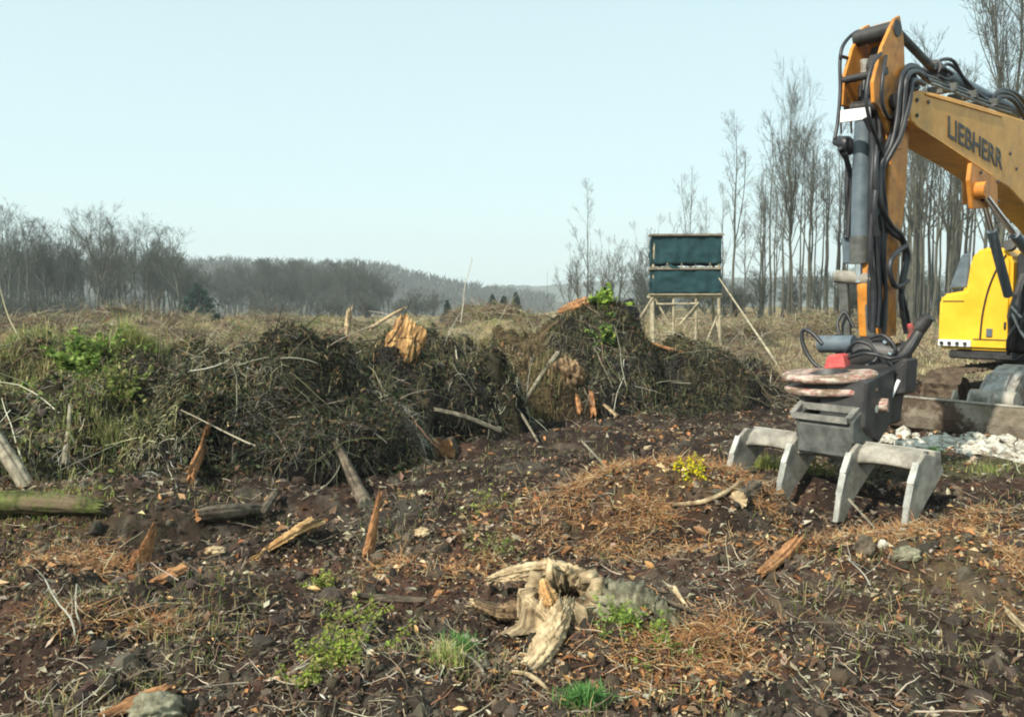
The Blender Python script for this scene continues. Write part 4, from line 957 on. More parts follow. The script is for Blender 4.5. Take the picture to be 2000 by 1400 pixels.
seg_piece('root', 'long curved pale root lying over the rust-coloured mound', 'root', [on(1315, 985, .03), on(1370, 980, .05), on(1415, 962, .06), on(1450, 938, .05)], [.012, .017, .015, .008], PW, 8, 20, .1, seed=20)
seg_piece('log', 'short log with a pale round sawn end on the rust-coloured mound', 'log', [on(1442, 976, .05), on(1442, 976, .05) + Vector((.22, .34, .0))], [.062, .07], LGR, 14, 8, .08, seed=21, mcap=PW)
seg_piece('log', 'brown split log lying in the soil below the rake', 'log', [on(1488, 1118, .03), on(1525, 1088, .05), on(1555, 1055, .07)], [.03, .045, .04], OW, 10, 12, .15, .7, 22)
seg_piece('branch', 'thin straight stick on the ground below the rightmost rake tines', 'branch', [Pd(1658, 975, 5.9), Pd(1708, 1030, 5.6)], [.009, .006], GW, 6, 6, .1, seed=23)
lump('wood_chunk', 'rounded brown root knob below the right tines of the rake', 'wood chunk', on(1688, 1072, .04), (.06,.06,.075), LGR, 24, .4)
lump('stone', 'pale round stone right of the brown root knob', 'stone', on(1724, 1066, .02), (.032,.03,.034), M['stone'], 25, .4)
lump('stone', 'greenish grey stone below the tip of the rightmost rake tine', 'stone', on(1770, 1085, .02), (.08,.07,.05), M['moss_root'], 26, .4)
seg_piece('branch', 'pale branch at the right edge low in the picture', 'branch', [on(1965, 1190, .04), on(2010, 1235, .03), on(2050, 1250, .03)], [.014, .02, .015], PW, 8, 10, .1, seed=27)
seg_piece('root', 'pale arching root in front of the broken stump', 'root', [on(1000, 1310, .03), on(1035, 1318, .05), on(1070, 1345, .02)], [.007, .011, .008], PW, 7, 14, .1, seed=28)
seg_piece('root', 'light forked twig left of the stump base', 'root', [on(905, 1275, .05), on(940, 1305, .04), on(950, 1350, .02)], [.008, .008, .004], GW, 6, 12, .1, seed=29)
seg_piece('branch', 'dark stick lying across the upper right side of the broken stump', 'branch', [on(1240, 1155, .06), on(1290, 1170, .05), on(1345, 1190, .04)], [.01, .014, .01], LGR, 7, 10, .1, seed=30)
seg_piece('wood_shard', 'pointed pale splinter right of the broken stump', 'wood shard', [on(1318, 1150, .05), on(1345, 1188, .01)], [.02, .005], PW, 6, 6, .15, .5, 31)
# pile pieces
o_ = lump('split_stump', 'large split orange stump face on the left shoulder of the second dark heap', 'stump', on(792, 690, .08) + Vector((0, 0, .12)), (.19, .07, .28), M['streak_wood'], 32, .5, .16); o_.rotation_euler = (R(-12), R(14), 0)
seg_piece('log', 'round cut log end facing the camera at the foot of the second heap', 'log', [Pd(858, 885, 8.95), Pd(885, 868, 9.7)], [.18, .20], LGR, 16, 6, .06, seed=33, mcap=OW)
seg_piece('log', 'dark reddish log end half buried left of the round cut log end', 'log', [Pd(795, 862, 9.05), Pd(808, 850, 9.9)], [.17, .19], LGR, 14, 6, .08, seed=34, mcap=M['log_bark'])
seg_piece('branch', 'long bare branch lying down the right side of the second heap', 'branch', [on(850, 800, .09), on(910, 815, .09), on(975, 842, .08)], [.022, .03, .03], GW, 8, 14, .1, seed=35)
seg_piece('stake', 'pale upright broken stake behind the largest heap', 'stake', [Pd(681, 614, 9.6), Pd(678, 650, 9.55), Pd(684, 700, 9.5), Pd(684, 760, 9.4)], [.035, .042, .03, .03], PW, 9, 14, .12, seed=36)
seg_piece('branch', 'straight pale stick slanting up against the sky left of the split stump face', 'branch', [Pd(725, 640, 11.2), Pd(760, 618, 11.2), Pd(788, 602, 11.2)], [.028, .024, .014], PW, 7, 8, .1, seed=37)
seg_piece('branch', 'dark forked twig above the split stump face', 'branch', [Pd(775, 612, 10.6), Pd(792, 622, 10.5), Pd(800, 640, 10.4)], [.012, .014, .010], LGR, 6, 8, .1, seed=38)
seg_piece('branch', 'weathered branch slanting on the straw-covered heap', 'branch', [on(1090, 690, .08), on(1060, 730, .08), on(1030, 775, .08)], [.04, .035, .02], GW, 8, 12, .1, seed=39)
seg_piece('wood_shard', 'left of two short orange shards at the foot of the tall earth heap', 'wood shard', [on(1126, 772, .10), on(1132, 806, .06)], [.035, .06], OW, 8, 8, .2, .7, 40)
seg_piece('wood_shard', 'right of two short orange shards at the foot of the tall earth heap', 'wood shard', [on(1155, 766, .12), on(1160, 810, .06)], [.05, .07], OW, 8, 8, .2, .7, 41)
seg_piece('branch', 'short pale stick slanting right of the two orange shards', 'branch', [on(1180, 790, .08), on(1205, 812, .05)], [.02, .03], PW, 7, 6, .1, seed=42)
seg_piece('stump_piece', 'torn reddish stump piece on the left end of the tall earth heap', 'stump', [st(1096, 13.0, .02), st(1120, 13.0, .02), st(1148, 13.1, .0)], [.09, .15, .13], OW, 11, 10, .2, .9, 43)
seg_piece('branch', 'long thin branch lying from the straw heap to the dark soil', 'branch', [on(985, 770, .1), on(1020, 812, .08), on(1050, 862, .04)], [.018, .016, .010], GW, 7, 12, .1, seed=44)
seg_piece('branch', 'thin grey branch lying on the dark soil left of the rust-coloured mound', 'branch', [on(1135, 860, .1), on(1165, 892, .05), on(1195, 925, .03)], [.012, .012, .008], GW, 6, 10, .1, seed=45)
seg_piece('branch', 'reddish bark slab on the right slope of the tall earth heap', 'branch', [st(1262, 13.0, .05), st(1300, 13.0, .05), st(1345, 13.0, .03)], [.03, .055, .04], OW, 9, 10, .15, .5, 46)
seg_piece('stake', 'small pale survey stake far out in the field', 'stake', [Pd(949, 616, 40), Pd(949, 640, 40)], [.09, .09], M['white'], 6, 4, .02, seed=47)

def dome_obj(name, label, cat, c, r, mat, seed, sz=1.0):
    bm = bmesh.new(); bmesh.ops.create_icosphere(bm, subdivisions=4, radius=1)
    V = np.array([v.co[:] for v in bm.verts]); T = np.array([[v.index for v in f.verts] for f in bm.faces]); bm.free()
    k = 1 + .55 * fbm(V[:, 0] * 2 + seed, V[:, 1] * 2 + V[:, 2] * 1.7, .8, 4, seed)
    V = V * k[:, None] * np.array(r)
    g = np.random.default_rng(seed); a = Acc(); a.add(V, None, T, (1, 1, 1))
    o = tag(link(name, a.mesh(name), mat, None, tuple(c)), label, cat)
    n = 700; d = g.normal(0, 1, (n, 3)); d /= np.linalg.norm(d, axis=1)[:, None]; P = d * np.array(r) * .98
    V, q, C, _ = twigs(P, d + g.normal(0, .8, (n, 3)), g.uniform(.05, .28, n), g.uniform(.002, .007, n), 5, g, .6, .5, 3, tone(n, [(.05, .05, .045), (.16, .14, .10)], [2, 1], g))
    b = Acc(); b.add(V, q, None, C); c_ = link('root_threads', b.mesh('root_threads'), M['twig'], o); c_['kind'] = 'stuff'
    return o
dome_obj('root_plate', 'black rounded root plate on top of the tall earth heap beside the ivy', 'root plate', Pd(1218, 640, 13.1), (.24, .26, .40), M['root_dome'], 3)
lump('tree_stump', 'rounded tan tree stump on the straw-covered heap left of the ivy', 'stump', on(1108, 735, .0), (.22, .16, .25), M['streak_tan'], 9, .6, .12)

# ------------------------------------------------------------------ the broken stump in the foreground
def big_stump():
    root = empty('broken_stump', tuple(Pd(1120, 1300, 3.85)), 'large broken stump with pale torn wood and spreading roots in the foreground', 'stump')
    o_ = np.array(root.location)
    def part(name, pts, rad, mat, sides=12, n=16, rough=.12, flat=1., seed=0, label=None, mcap=None, ridges=.6):
        a = Acc(); tube(a, np.array([tuple(p) for p in pts]) - o_, rad, int(sides * 3.2), n * 2, rough * 1.3, True, (1, 1, 1), 0, 1 if mcap is not None else None, flat, seed, ridges, .08, .34)
        o = link(name, a.mesh(name), [mat] if mcap is None else [mat, mcap], root)
        if label: o['label'] = label
        return o
    # body: a torn shell, hollow towards the camera's right, with a ragged rim
    c = Pd(1100, 1215, 4.08); nA, nH = 150, 40; g = np.random.default_rng(4)
    an = np.linspace(0, 2 * np.pi, nA, endpoint=False); h = np.linspace(0, 1, nH)
    A_, H_ = np.meshgrid(an, h); ca, sa = np.cos(an), np.sin(an)
    rim = .19 + .05 * vnoise(ca * 1.2, sa * 1.2, 5) + .05 * vnoise(ca * 4, sa * 4, 6) + .045 * vnoise(ca * 12, sa * 12, 7)
    rim = rim - .13 * np.exp(-((an - 5.5) / .5) ** 2)          # broken down on the near right side
    flare = 1.22 + 1.3 * np.exp(-H_ * 4) * (.55 + .45 * np.cos(A_ * 5 + 1)) ; rr = (.155 + .025 * vnoise(np.cos(A_) * 4, np.sin(A_) * 4 + H_, 8) + .016 * vnoise(np.cos(A_) * 12, np.sin(A_) * 12 + H_, 9)) * flare * (1 - .18 * H_)
    zz = -.12 + H_ * (rim[None] + .12)
    outer = np.stack([rr * np.cos(A_) * 1.45, rr * np.sin(A_) * 1.0, zz], -1).reshape(-1, 3)
    ri = (rr * .62 + .02 * vnoise(A_ * 14, H_ * 5, 10)); zi = .06 + H_ * (rim[None] - .06)
    inner = np.stack([ri * np.cos(A_) * 1.45, ri * np.sin(A_) * 1.0, zi], -1).reshape(-1, 3)
    i = np.arange(nH - 1)[:, None] * nA; j = np.arange(nA)[None]; q = np.stack([i + j, i + (j + 1) % nA, i + nA + (j + 1) % nA, i + nA + j], -1).reshape(-1, 4)
    f = vnoise(np.cos(A_) * 6, np.sin(A_) * 6 + H_, 31).reshape(-1, 1); f2 = vnoise(np.cos(A_) * 17, np.sin(A_) * 17 + H_, 32).reshape(-1, 1); C = np.clip(.85 + .45 * f + .45 * f2, .25, 1.35) * np.ones(3)
    a = Acc(); a.add(outer, q, None, C); n0 = nA * nH; t0 = (nH - 1) * nA; jj = np.arange(nA)
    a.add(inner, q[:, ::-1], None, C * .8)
    a.Q.append(np.stack([t0 + jj, t0 + (jj + 1) % nA, n0 + t0 + (jj + 1) % nA, n0 + t0 + jj], 1)); a.MQ.append(np.zeros(nA))
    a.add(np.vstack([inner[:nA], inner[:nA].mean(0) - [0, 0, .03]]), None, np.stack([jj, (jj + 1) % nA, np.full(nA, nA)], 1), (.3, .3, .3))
    k_ = link('stump_body', a.mesh('stump_body'), PW, root, tuple(c - root.location)); k_.rotation_euler = (R(6), R(-7), R(15)); k_['label'] = 'pale torn shell of the stump with a ragged hollow top'
    part('root', [Pd(1096, 1175, 3.98), Pd(1086, 1215, 3.88), Pd(1066, 1258, 3.78), Pd(1036, 1300, 3.68), Pd(1000, 1328, 3.6)], [.055, .06, .066, .05, .014], PW, 16, 24, .15, .85, 61, 'pale bare root running down to the lower left')
    part('root', [Pd(1150, 1200, 3.95), Pd(1128, 1245, 3.88), Pd(1105, 1295, 3.75)], [.04, .05, .03], M['streak_tan'], 12, 18, .15, .8, 62, 'inner brown root')
    part('root', [Pd(1150, 1170, 4.2), Pd(1230, 1190, 4.1), Pd(1295, 1232, 4.0), Pd(1350, 1290, 3.85)], [.13, .15, .12, .04], M['moss_root'], 16, 26, .18, .7, 63, 'mossy grey root spreading to the right')
    part('root', [Pd(1180, 1185, 4.1), Pd(1222, 1235, 3.95), Pd(1252, 1292, 3.8)], [.07, .055, .02], M['moss_root'], 12, 16, .14, .8, 64, 'short mossy root')
    part('root', [Pd(1040, 1185, 4.1), Pd(980, 1195, 4.05), Pd(930, 1180, 4.05)], [.06, .045, .02], M['streak_tan'], 12, 16, .2, .8, 71, 'brown root spreading to the left')
    part('slab', [Pd(958, 1132, 4.3), Pd(1010, 1118, 4.3), Pd(1080, 1112, 4.3), Pd(1138, 1122, 4.25)], [.03, .065, .08, .05], PW, 16, 20, .2, .5, 66, 'flat pale torn slab of wood')
    part('splinter', [Pd(1020, 1158, 4.02), Pd(1050, 1185, 3.95), Pd(1078, 1215, 3.88)], [.03, .036, .02], PW, 9, 12, .2, .6, 68, 'pale splinter in front of the slab')
    part('splinter', [Pd(1062, 1132, 4.0), Pd(1070, 1160, 3.95), Pd(1080, 1178, 3.93)], [.02, .04, .03], M['fresh_wood'], 9, 12, .2, .8, 69, 'yellowish splinter')
big_stump()

def dead_plant(label, stems, D, seed, mat_r=.0065, name='dead_sapling'):
    g = np.random.default_rng(seed); base = on(stems[0][-1][0], stems[0][-1][1]) if D is None else Pd(stems[0][-1][0], stems[0][-1][1], D)
    DD = base.y; o_ = np.array(base); ac = Acc()
    for s in stems:
        P = [Pd(a, b, DD - .04 * i) for i, (a, b) in enumerate(s)]; P = np.array([tuple(p) for p in P])[::-1] - o_
        tube(ac, P, [mat_r, mat_r * .5], 6, 14, .08, C=(.42, .40, .33), seed=seed)
        Q = smooth_path(P, 14); n = 9; k = g.integers(4, 14, n)
        V, q, C, _ = twigs(Q[k], g.normal(0, .7, (n, 3)) + np.array([0, 0, .7]), g.uniform(.04, .16, n), np.full(n, mat_r * .4), 5, g, .5, 0, 3, tone(n, [(.42, .40, .33)], [1], g)); ac.add(V, q, None, C)
    tag(link(name, ac.mesh(name), M['twig'], None, tuple(o_)), label, 'sapling')
dead_plant('tall pale dead sapling with two stems at the lower left', [[(88, 1130), (112, 1175), (140, 1210), (150, 1270), (148, 1330), (140, 1400)], [(150, 1140), (150, 1200), (178, 1265), (175, 1330), (176, 1400)]], 3.7, 1)
dead_plant('thin pale dead stem bending in from the left edge at the bottom', [[(0, 1320), (35, 1345), (60, 1375), (72, 1402)]], 3.6, 2)
dead_plant('thin forked dead sapling on the soil below the rightmost tines', [[(1655, 1090), (1690, 1125), (1708, 1170), (1706, 1228)], [(1735, 1180), (1715, 1205), (1706, 1228)]], 4.6, 3)
dead_plant('thin dead twig leaning at the left of the bottom yellow-green plants', [[(465, 1260), (510, 1300), (560, 1340), (610, 1385)]], 3.8, 4, .004)
dead_plant('slender leafless sapling standing against the hills left of the small spruces', [[(922, 505), (916, 530), (908, 560), (905, 590), (900, 630)]], 26, 5, .02)
# ------------------------------------------------------------------ hunting blind
def box_between(acc, p, q, w, h=None, C=(.5, .5, .5), roll=None):
    p = np.array(tuple(p), float); q = np.array(tuple(q), float); h = h or w; t = q - p; t /= np.linalg.norm(t)
    ref = np.array([0, 0, 1.]) if abs(t[2]) < .9 else np.array([0, 1., 0]); u = np.cross(t, ref); u /= np.linalg.norm(u); v = np.cross(u, t)
    c = [(-1, -1), (1, -1), (1, 1), (-1, 1)]
    V = [p + u * a * w / 2 + v * b * h / 2 for a, b in c] + [q + u * a * w / 2 + v * b * h / 2 for a, b in c]
    acc.add(V, [(3, 2, 1, 0), (4, 5, 6, 7), (0, 1, 5, 4), (1, 2, 6, 5), (2, 3, 7, 6), (3, 0, 4, 7)], None, C)

def sag_panel(p0, p1, ztop, zbot, thick, seed, nx=30, nz=12, amp=.075):
    """a net panel stretched between two corners, sagging and pillowing a little"""
    p0 = np.array(p0); p1 = np.array(p1); d = p1 - p0; nrm = np.array([-d[1], d[0]]); nrm = nrm / np.linalg.norm(nrm)
    u = np.linspace(0, 1, nx); v = np.linspace(0, 1, nz); U, Vv = np.meshgrid(u, v); U = U.ravel(); Vv = Vv.ravel()
    b = amp * (np.sin(U * np.pi * 3 + seed) * .5 + fbm(U * 4, Vv * 2, .6, 3, seed)) * np.sin(np.pi * Vv) + amp * .5 * fbm(U * 9, Vv * .7, .5, 2, seed + 4)
    zb = zbot - .03 * np.abs(np.sin(U * np.pi * 4)) ; z = ztop + (zb - ztop) * Vv
    F = np.stack([p0[0] + d[0] * U + nrm[0] * b, p0[1] + d[1] * U + nrm[1] * b, z], 1)
    Bk = F + np.array([nrm[0], nrm[1], 0]) * thick
    i = np.arange(nz - 1)[:, None] * nx; j = np.arange(nx - 1)[None]; q = np.stack([i + j, i + j + 1, i + nx + j + 1, i + nx + j], -1).reshape(-1, 4)
    a = Acc(); a.add(F, q); a.add(Bk, q[:, ::-1])
    k = np.arange(nx - 1); n0 = nx * nz
    rim = np.concatenate([np.stack([k + 1, k, n0 + k, n0 + k + 1], 1), np.stack([(nz - 1) * nx + k, (nz - 1) * nx + k + 1, n0 + (nz - 1) * nx + k + 1, n0 + (nz - 1) * nx + k], 1)])
    a.Q.append(rim); a.MQ.append(np.zeros(len(rim)))
    return a

def blind():
    D = 27.0; c = Pd(1334, 690, D); gz = hz(c.x, c.y)
    root = empty('hunting_blind', (c.x, c.y, 0), 'raised wooden hunting blind clad in dark green netting on tall legs', 'hunting blind', rot=R(-8))
    W, Dp = 1.05, .8; zf, zr = 1.92, 3.78
    def add(name, ac, mat, label=None, parent=root, smooth=False):
        o = link(name, ac.mesh(name, smooth), mat, parent)
        if label: o['label'] = label
        return o
    for sx in (-1, 1):
        for sy in (-1, 1):
            a = Acc(); gx = sx * (W + (.08 if sx > 0 else -.05)); tube(a, [(gx, sy * (Dp + .1), gz - .3), (sx * W, sy * Dp, zf), (sx * (W - .02), sy * (Dp - .02), zr)], [.06, .05, .045], 8, 10, .05, C=(.5,) * 3, seed=sx + sy * 3)
            add('leg', a, M['pole_wood'], smooth=True)
    a = Acc(); tube(a, [(.34, -Dp - .05, gz - .3), (.34, -Dp, zf)], [.055, .045], 8, 6, .05); add('leg', a, M['pole_wood'], 'middle front leg', smooth=True)
    a = Acc(); tube(a, [(-.38, -Dp, gz - .3), (-.38, -Dp, zf)], [.045, .04], 8, 6, .05); add('leg', a, M['pole_wood'], 'thin left middle leg', smooth=True)
    def brace(p, q, r=.035, label=None):
        a = Acc(); tube(a, [p, q], [r, r * .9], 7, 5, .06); add('brace', a, M['pole_wood'], label, smooth=True)
    brace((-1.5, -Dp - .05, zf - .85), (-1.0, -Dp - .05, zf - .02), .04, 'outer left diagonal brace')
    brace((-1.0, -Dp, zf - .1), (-.55, -Dp - .03, zf - .9)); brace((-.95, -Dp - .06, zf - .32), (.40, -Dp - .06, zf - .30), .035)
    brace((-.2, -Dp - .09, zf - 1.0), (.42, -Dp - .09, zf - .25)); brace((-.35, -Dp - .06, zf - .80), (.35, -Dp - .06, zf - .78), .03)
    brace((.62, -Dp - .1, gz + .1), (1.0, -Dp - .1, gz + 1.1)); brace((1.06, -Dp, zf - 1.2), (1.02, Dp, zf - .2)); brace((-1.06, -Dp, zf - 1.3), (-1.02, Dp, zf - .2))
    # platform
    a = Acc()
    for i in range(9): box_between(a, (-W - .12, -Dp - .06 + i * .21, zf), (W + .08, -Dp - .06 + i * .21, zf), .19, .035)
    for y in (-Dp, Dp): box_between(a, (-W - .15, y, zf - .07), (W + .12, y, zf - .07), .07, .09)
    add('platform', a, M['pole_wood'])
    # walls of netting: front, sides, back; lower and upper band with an open slit
    zl0, zl1, zu0, zu1 = zf + .05, zf + .80, zf + 1.00, zr + .0
    corners = [((-W - .05, -Dp - .05), (W + .05, -Dp - .05)), ((W + .05, -Dp - .05), (W + .05, Dp + .05)), ((W + .05, Dp + .05), (-W - .05, Dp + .05)), ((-W - .05, Dp + .05), (-W - .05, -Dp - .05))]
    for i, (p, q) in enumerate(corners):
        add('net_panel', sag_panel(p, q, zl1, zl0, .02, 3 + i), M['net'], 'lower green net panel', smooth=True)
        add('net_panel', sag_panel(p, q, zu1, zu0, .02, 13 + i), M['net'], 'upper green net panel', smooth=True)
    for i, (p, q) in enumerate(corners):
        a = Acc(); e = .04; p_ = np.array(p) * 1.04; q_ = np.array(q) * 1.04
        box_between(a, (*p_, zf + .835), (*q_, zf + .835), .05, .07); add('rail', a, M['board'])
    a = Acc()
    V0 = np.array([(-W - .12, -Dp - .14), (W + .12, -Dp - .14), (W + .12, Dp + .16), (-W - .12, Dp + .16)])
    zt = [zr + .03, zr + .01, zr + .12, zr + .14]
    lo = [(*V0[i], zt[i]) for i in range(4)]; hi = [(*V0[i], zt[i] + .06) for i in range(4)]
    a.add(lo + hi, [(3, 2, 1, 0), (4, 5, 6, 7), (0, 1, 5, 4), (1, 2, 6, 5), (2, 3, 7, 6), (3, 0, 4, 7)]); add('roof', a, M['board'])
    a = Acc()
    for i in range(4):
        box_between(a, (-.6 + i * .45, -Dp - .02, zf + .8), (-.6 + i * .45, -Dp - .02, zf + 1.02), .04, .04)
    add('window_post', a, M['board'])
    a = Acc(); tube(a, [(-.55, -Dp + .05, zf + 1.0), (-.45, -Dp - .08, zf + .9), (-.2, -Dp - .09, zf + .86)], [.06, .07, .03], 8, 8, .2, flat=.4); add('net_scrap', a, M['net'], 'loose flap of netting hanging over the rail')
    # long support pole to the right
    top = Pd(1402, 540, 26.2); bot = on(1527, 716, 0)
    a = Acc(); l = Matrix.Rotation(-R(-8), 4, 'Z') @ (Vector((top.x, top.y, top.z)) - Vector((c.x, c.y, 0))); m_ = Matrix.Rotation(-R(-8), 4, 'Z') @ (Vector((bot.x, bot.y, bot.z - .1)) - Vector((c.x, c.y, 0)))
    tube(a, [l, (l + m_) / 2, m_], [.022, .028, .032], 8, 8, .05); add('support_pole', a, M['pole_wood'], 'long pale pole slanting from the blind down to the ground on the right', smooth=True)
blind()

# ------------------------------------------------------------------ excavator
S0 = Vector((3.72, 8.0, 0)); UX = Vector((.769, .640, 0)); WX = Vector((-.640, .769, 0)); UZ = Vector((0, 0, 1))
def E(t, l, z): return S0 + UX * t + WX * l + UZ * z
def PL(px, py, l=0.0):
    """photo position on the machine's vertical plane at lateral offset l -> (t, z)"""
    d = Pd(px, py, 1.0) - Vector((0, 0, CAM_Z)); b = S0 + WX * l
    # (s*d.x, s*d.y) = b + UX t
    A_ = np.array([[d.x, -UX.x], [d.y, -UX.y]]); s, t = np.linalg.solve(A_, np.array([b.x, b.y]))
    return float(t), float(CAM_Z + s * d.z)
exc = empty('excavator', tuple(E(5.9, 0, 0)), 'yellow crawler excavator with its long arm raised at the right edge', 'excavator')
XO = Vector(exc.location)
def ex(name, me, mat, parent=exc, label=None):
    o = link(name, me, mat, parent)
    if label: o['label'] = label
    return o
def slab(name, tz, l0, l1, bevel=.012):
    """prism of the profile tz (t, z) between lateral offsets"""
    return poly_solid(name, ([tuple(E(t, l0, z) - XO) for t, z in tz], WX * (l1 - l0)), bevel)
def traced(name, pix, l0, l1, bevel=.012): return slab(name, [PL(a, b, l0) for a, b in pix], l0, l1, bevel)
def etube(pts, rad, sides=12, n=None, mats_m=0, acc=None, **kw):
    a = acc or Acc(); tube(a, [p - XO for p in pts], rad, sides, n, **kw); return a
def hose(pix, r=.018, n=None, parent=exc, label=None, mat=None, name='hose'):
    """pix: list of (px, py, lateral)"""
    P = []
    for a, b, l in pix:
        t, z = PL(a, b, l); P.append(E(t, l, z))
    a = etube(P, [r], 8, n or 6 * len(P), C=(.5,) * 3)
    return ex(name, a.mesh('hose'), mat or M['black'], parent, label)

# boom
bl = -.22
boom = ex('boom', traced('boom', [(1772, 182), (1800, 176), (1850, 188), (1920, 208), (1962, 222), (2010, 238), (2058, 290), (2095, 360), (2130, 480), (2090, 500), (2040, 440), (2000, 398), (1970, 366), (1945, 352), (1900, 320), (1840, 284), (1780, 238)], bl, .11, .015), M['shaded_yellow'])
# lettering on the near side of the boom
def lettering():
    cu = bpy.data.curves.new('lettering', 'FONT'); cu.body = 'LIEBHERR'; cu.extrude = .004; cu.offset = .012; cu.size = 1.0
    tmp = bpy.data.objects.new('tmp', cu); SC.collection.objects.link(tmp); bpy.context.view_layer.update()
    me = bpy.data.meshes.new_from_object(tmp.evaluated_get(bpy.context.evaluated_depsgraph_get()))
    bpy.data.objects.remove(tmp); co = np.array([v.co[:] for v in me.vertices])
    mn, mxx = co.min(0), co.max(0)
    a = PL(1851, 268, bl); b = PL(1957, 333, bl); c = PL(1851, 226, bl)
    for v, k in zip(me.vertices, co):
        u = (k[0] - mn[0]) / (mxx[0] - mn[0]); w_ = (k[1] - mn[1]) / (mxx[1] - mn[1])
        t = a[0] + (b[0] - a[0]) * u + (c[0] - a[0]) * w_; z = a[1] + (b[1] - a[1]) * u + (c[1] - a[1]) * w_
        v.co = E(t, bl - .004 - (.004 if k[2] > 0 else 0), z) - XO
    me.update(); bm = bmesh.new(); bm.from_mesh(me); bmesh.ops.recalc_face_normals(bm, faces=bm.faces); bm.to_mesh(me); bm.free()
    ex('lettering', me, M['black_steel'], boom, 'large dark lettering on the side of the boom')
lettering()
# boom tip fork and cable box
ex('boom_tip', traced('boom_tip', [(1740, 150), (1762, 135), (1790, 138), (1800, 176), (1772, 184), (1778, 236), (1752, 250), (1738, 200)], -.16, .16, .02), M['black_steel'], boom)
ex('cylinder_bracket', traced('cb', [(1898, 318), (1948, 350), (1950, 404), (1900, 408), (1894, 352)], -.27, -.225, .008), M['shaded_yellow_deep'], boom, 'bracket below the boom')
ex('cylinder_bracket', traced('cb', [(1884, 318), (1932, 345), (1934, 394), (1888, 400)], .115, .16, .008), M['shaded_yellow_deep'], boom)
for l in (-.31, .31):
    t0, z0 = PL(1916, 372, l); p0 = E(t0, l, z0); t1, z1 = 4.9, 1.95
    p1 = E(4.15, l, 1.75); q = p0.lerp(p1, .36)
    a = etube([p0, q], [.035], 12); a2 = Acc()
    c = ex('lift_cylinder', etube([q, p0.lerp(p1, .98)], [.06], 16).mesh('lift_cylinder'), M['grey_paint'])
    ex('piston_rod', a.mesh('piston_rod'), M['chrome'], c)
    ex('rod_eye', etube([p0 - WX * .06, p0 + WX * .06], [.09], 16).mesh('rod_eye'), M['shaded_yellow_deep'], c)
for l in (-.12, .02, .14):
    t0, z0 = PL(1930, 350, l)
    ex('work_light' if l != .02 else 'bracket_bolt', etube([E(t0 - .12, l, z0 - .02), E(t0 - .2, l, z0 - .03)], [.05], 12).mesh('wl'), M['light_grey'], boom)

for pa, pb in (((1785, 243), (1938, 344)), ((1806, 184), (1956, 228))):
    a0, b0 = PL(pa[0], pa[1], bl), PL(pb[0], pb[1], bl)
    ex('weld_bead', etube([E(a0[0], bl - .002, a0[1]), E(b0[0], bl - .002, b0[1])], [.011], 8, 40, rough=.15).mesh('wb'), M['shaded_yellow'], boom)
for px_, py_ in ((1790, 196), (1790, 226), (1812, 200), (1905, 338), (1938, 356), (1908, 392), (1940, 394), (1972, 300), (1984, 330)):
    t_, z_ = PL(px_, py_, bl); yy = -.27 if 330 < py_ < 400 and px_ < 1960 else bl
    ex('bolt', etube([E(t_, yy, z_), E(t_, yy - .016, z_)], [.02], 6).mesh('bolt'), M['black_steel'], boom)
for px_, py_ in ((1850, 172), (1890, 186), (1930, 202)):
    t_, z_ = PL(px_, py_, -.1); ex('hose_clamp', poly_solid('hc', ([tuple(E(t_ + dt, -.2, z_ + dz) - XO) for dt, dz in ((-.03, -.05), (.03, -.05), (.03, .035), (-.03, .035))], WX * .30), .006), M['mount_steel'], boom)
# stick
stick = ex('stick', traced('stick', [(1748, 44), (1758, 36), (1766, 90), (1770, 160), (1776, 260), (1770, 380), (1756, 500), (1752, 560), (1752, 655), (1728, 660), (1724, 560), (1734, 400), (1742, 250), (1748, 130)], -.13, .13, .012), M['shaded_yellow_deep'])
for l, lab_ in ((-.20, 'near raised side plate at the top of the stick'), (.17, 'far raised side plate at the top of the stick')):
    prof = [PL(a, b, .17) for a, b in [(1698, 48), (1707, 62), (1708, 120), (1704, 205), (1668, 214), (1646, 206), (1650, 150), (1666, 95), (1686, 54)]] if l > 0 else [PL(a, b, -.20) for a, b in [(1748, 36), (1758, 30), (1766, 75), (1768, 150), (1768, 240), (1762, 292), (1748, 292), (1720, 215), (1708, 200), (1706, 160), (1724, 90)]]
    ex('side_plate', slab('side_plate', prof, l, l + .035, .006), M['shaded_yellow_deep'], stick, lab_)
for (a, b), r, w_, m_ in [((1752, 56), .075, .21, 'black_steel'), ((1742, 200), .07, .25, 'black_steel'), ((1728, 140), .035, .22, 'black_steel')]:
    t, z = PL(a, b, -.2); ex('pin', etube([E(t, -w_, z), E(t, w_ - .02, z)], [r], 20).mesh('pin'), M[m_], stick)
# stick cylinder on top of the boom
t0, z0 = PL(1752, 62, 0); t1, z1 = PL(1825, 138, 0); t2, z2 = PL(1985, 222, 0)
sc_ = ex('stick_cylinder', etube([E(t1, 0, z1), E(t2, 0, z2)], [.075], 18).mesh('stick_cylinder'), M['grey_paint'])
ex('piston_rod', etube([E(t0, 0, z0), E(t1, 0, z1)], [.042], 14).mesh('piston_rod'), M['mount_steel'], sc_)
ex('cylinder_head', etube([E(t1 - .06, 0, z1 + .01), E(t1 + .1, 0, z1 - .02)], [.095], 18).mesh('ch'), M['black_steel'], sc_)
for l, dy in ((-.13, 0), (-.09, -6), (.12, -3), (-.17, 7)):
    hose([(1800, 150 + dy, l), (1860, 172 + dy, l), (1930, 200 + dy, l), (1975, 214 + dy, l)], .013, 12, mat=M['grey_paint'], name='steel_pipe')
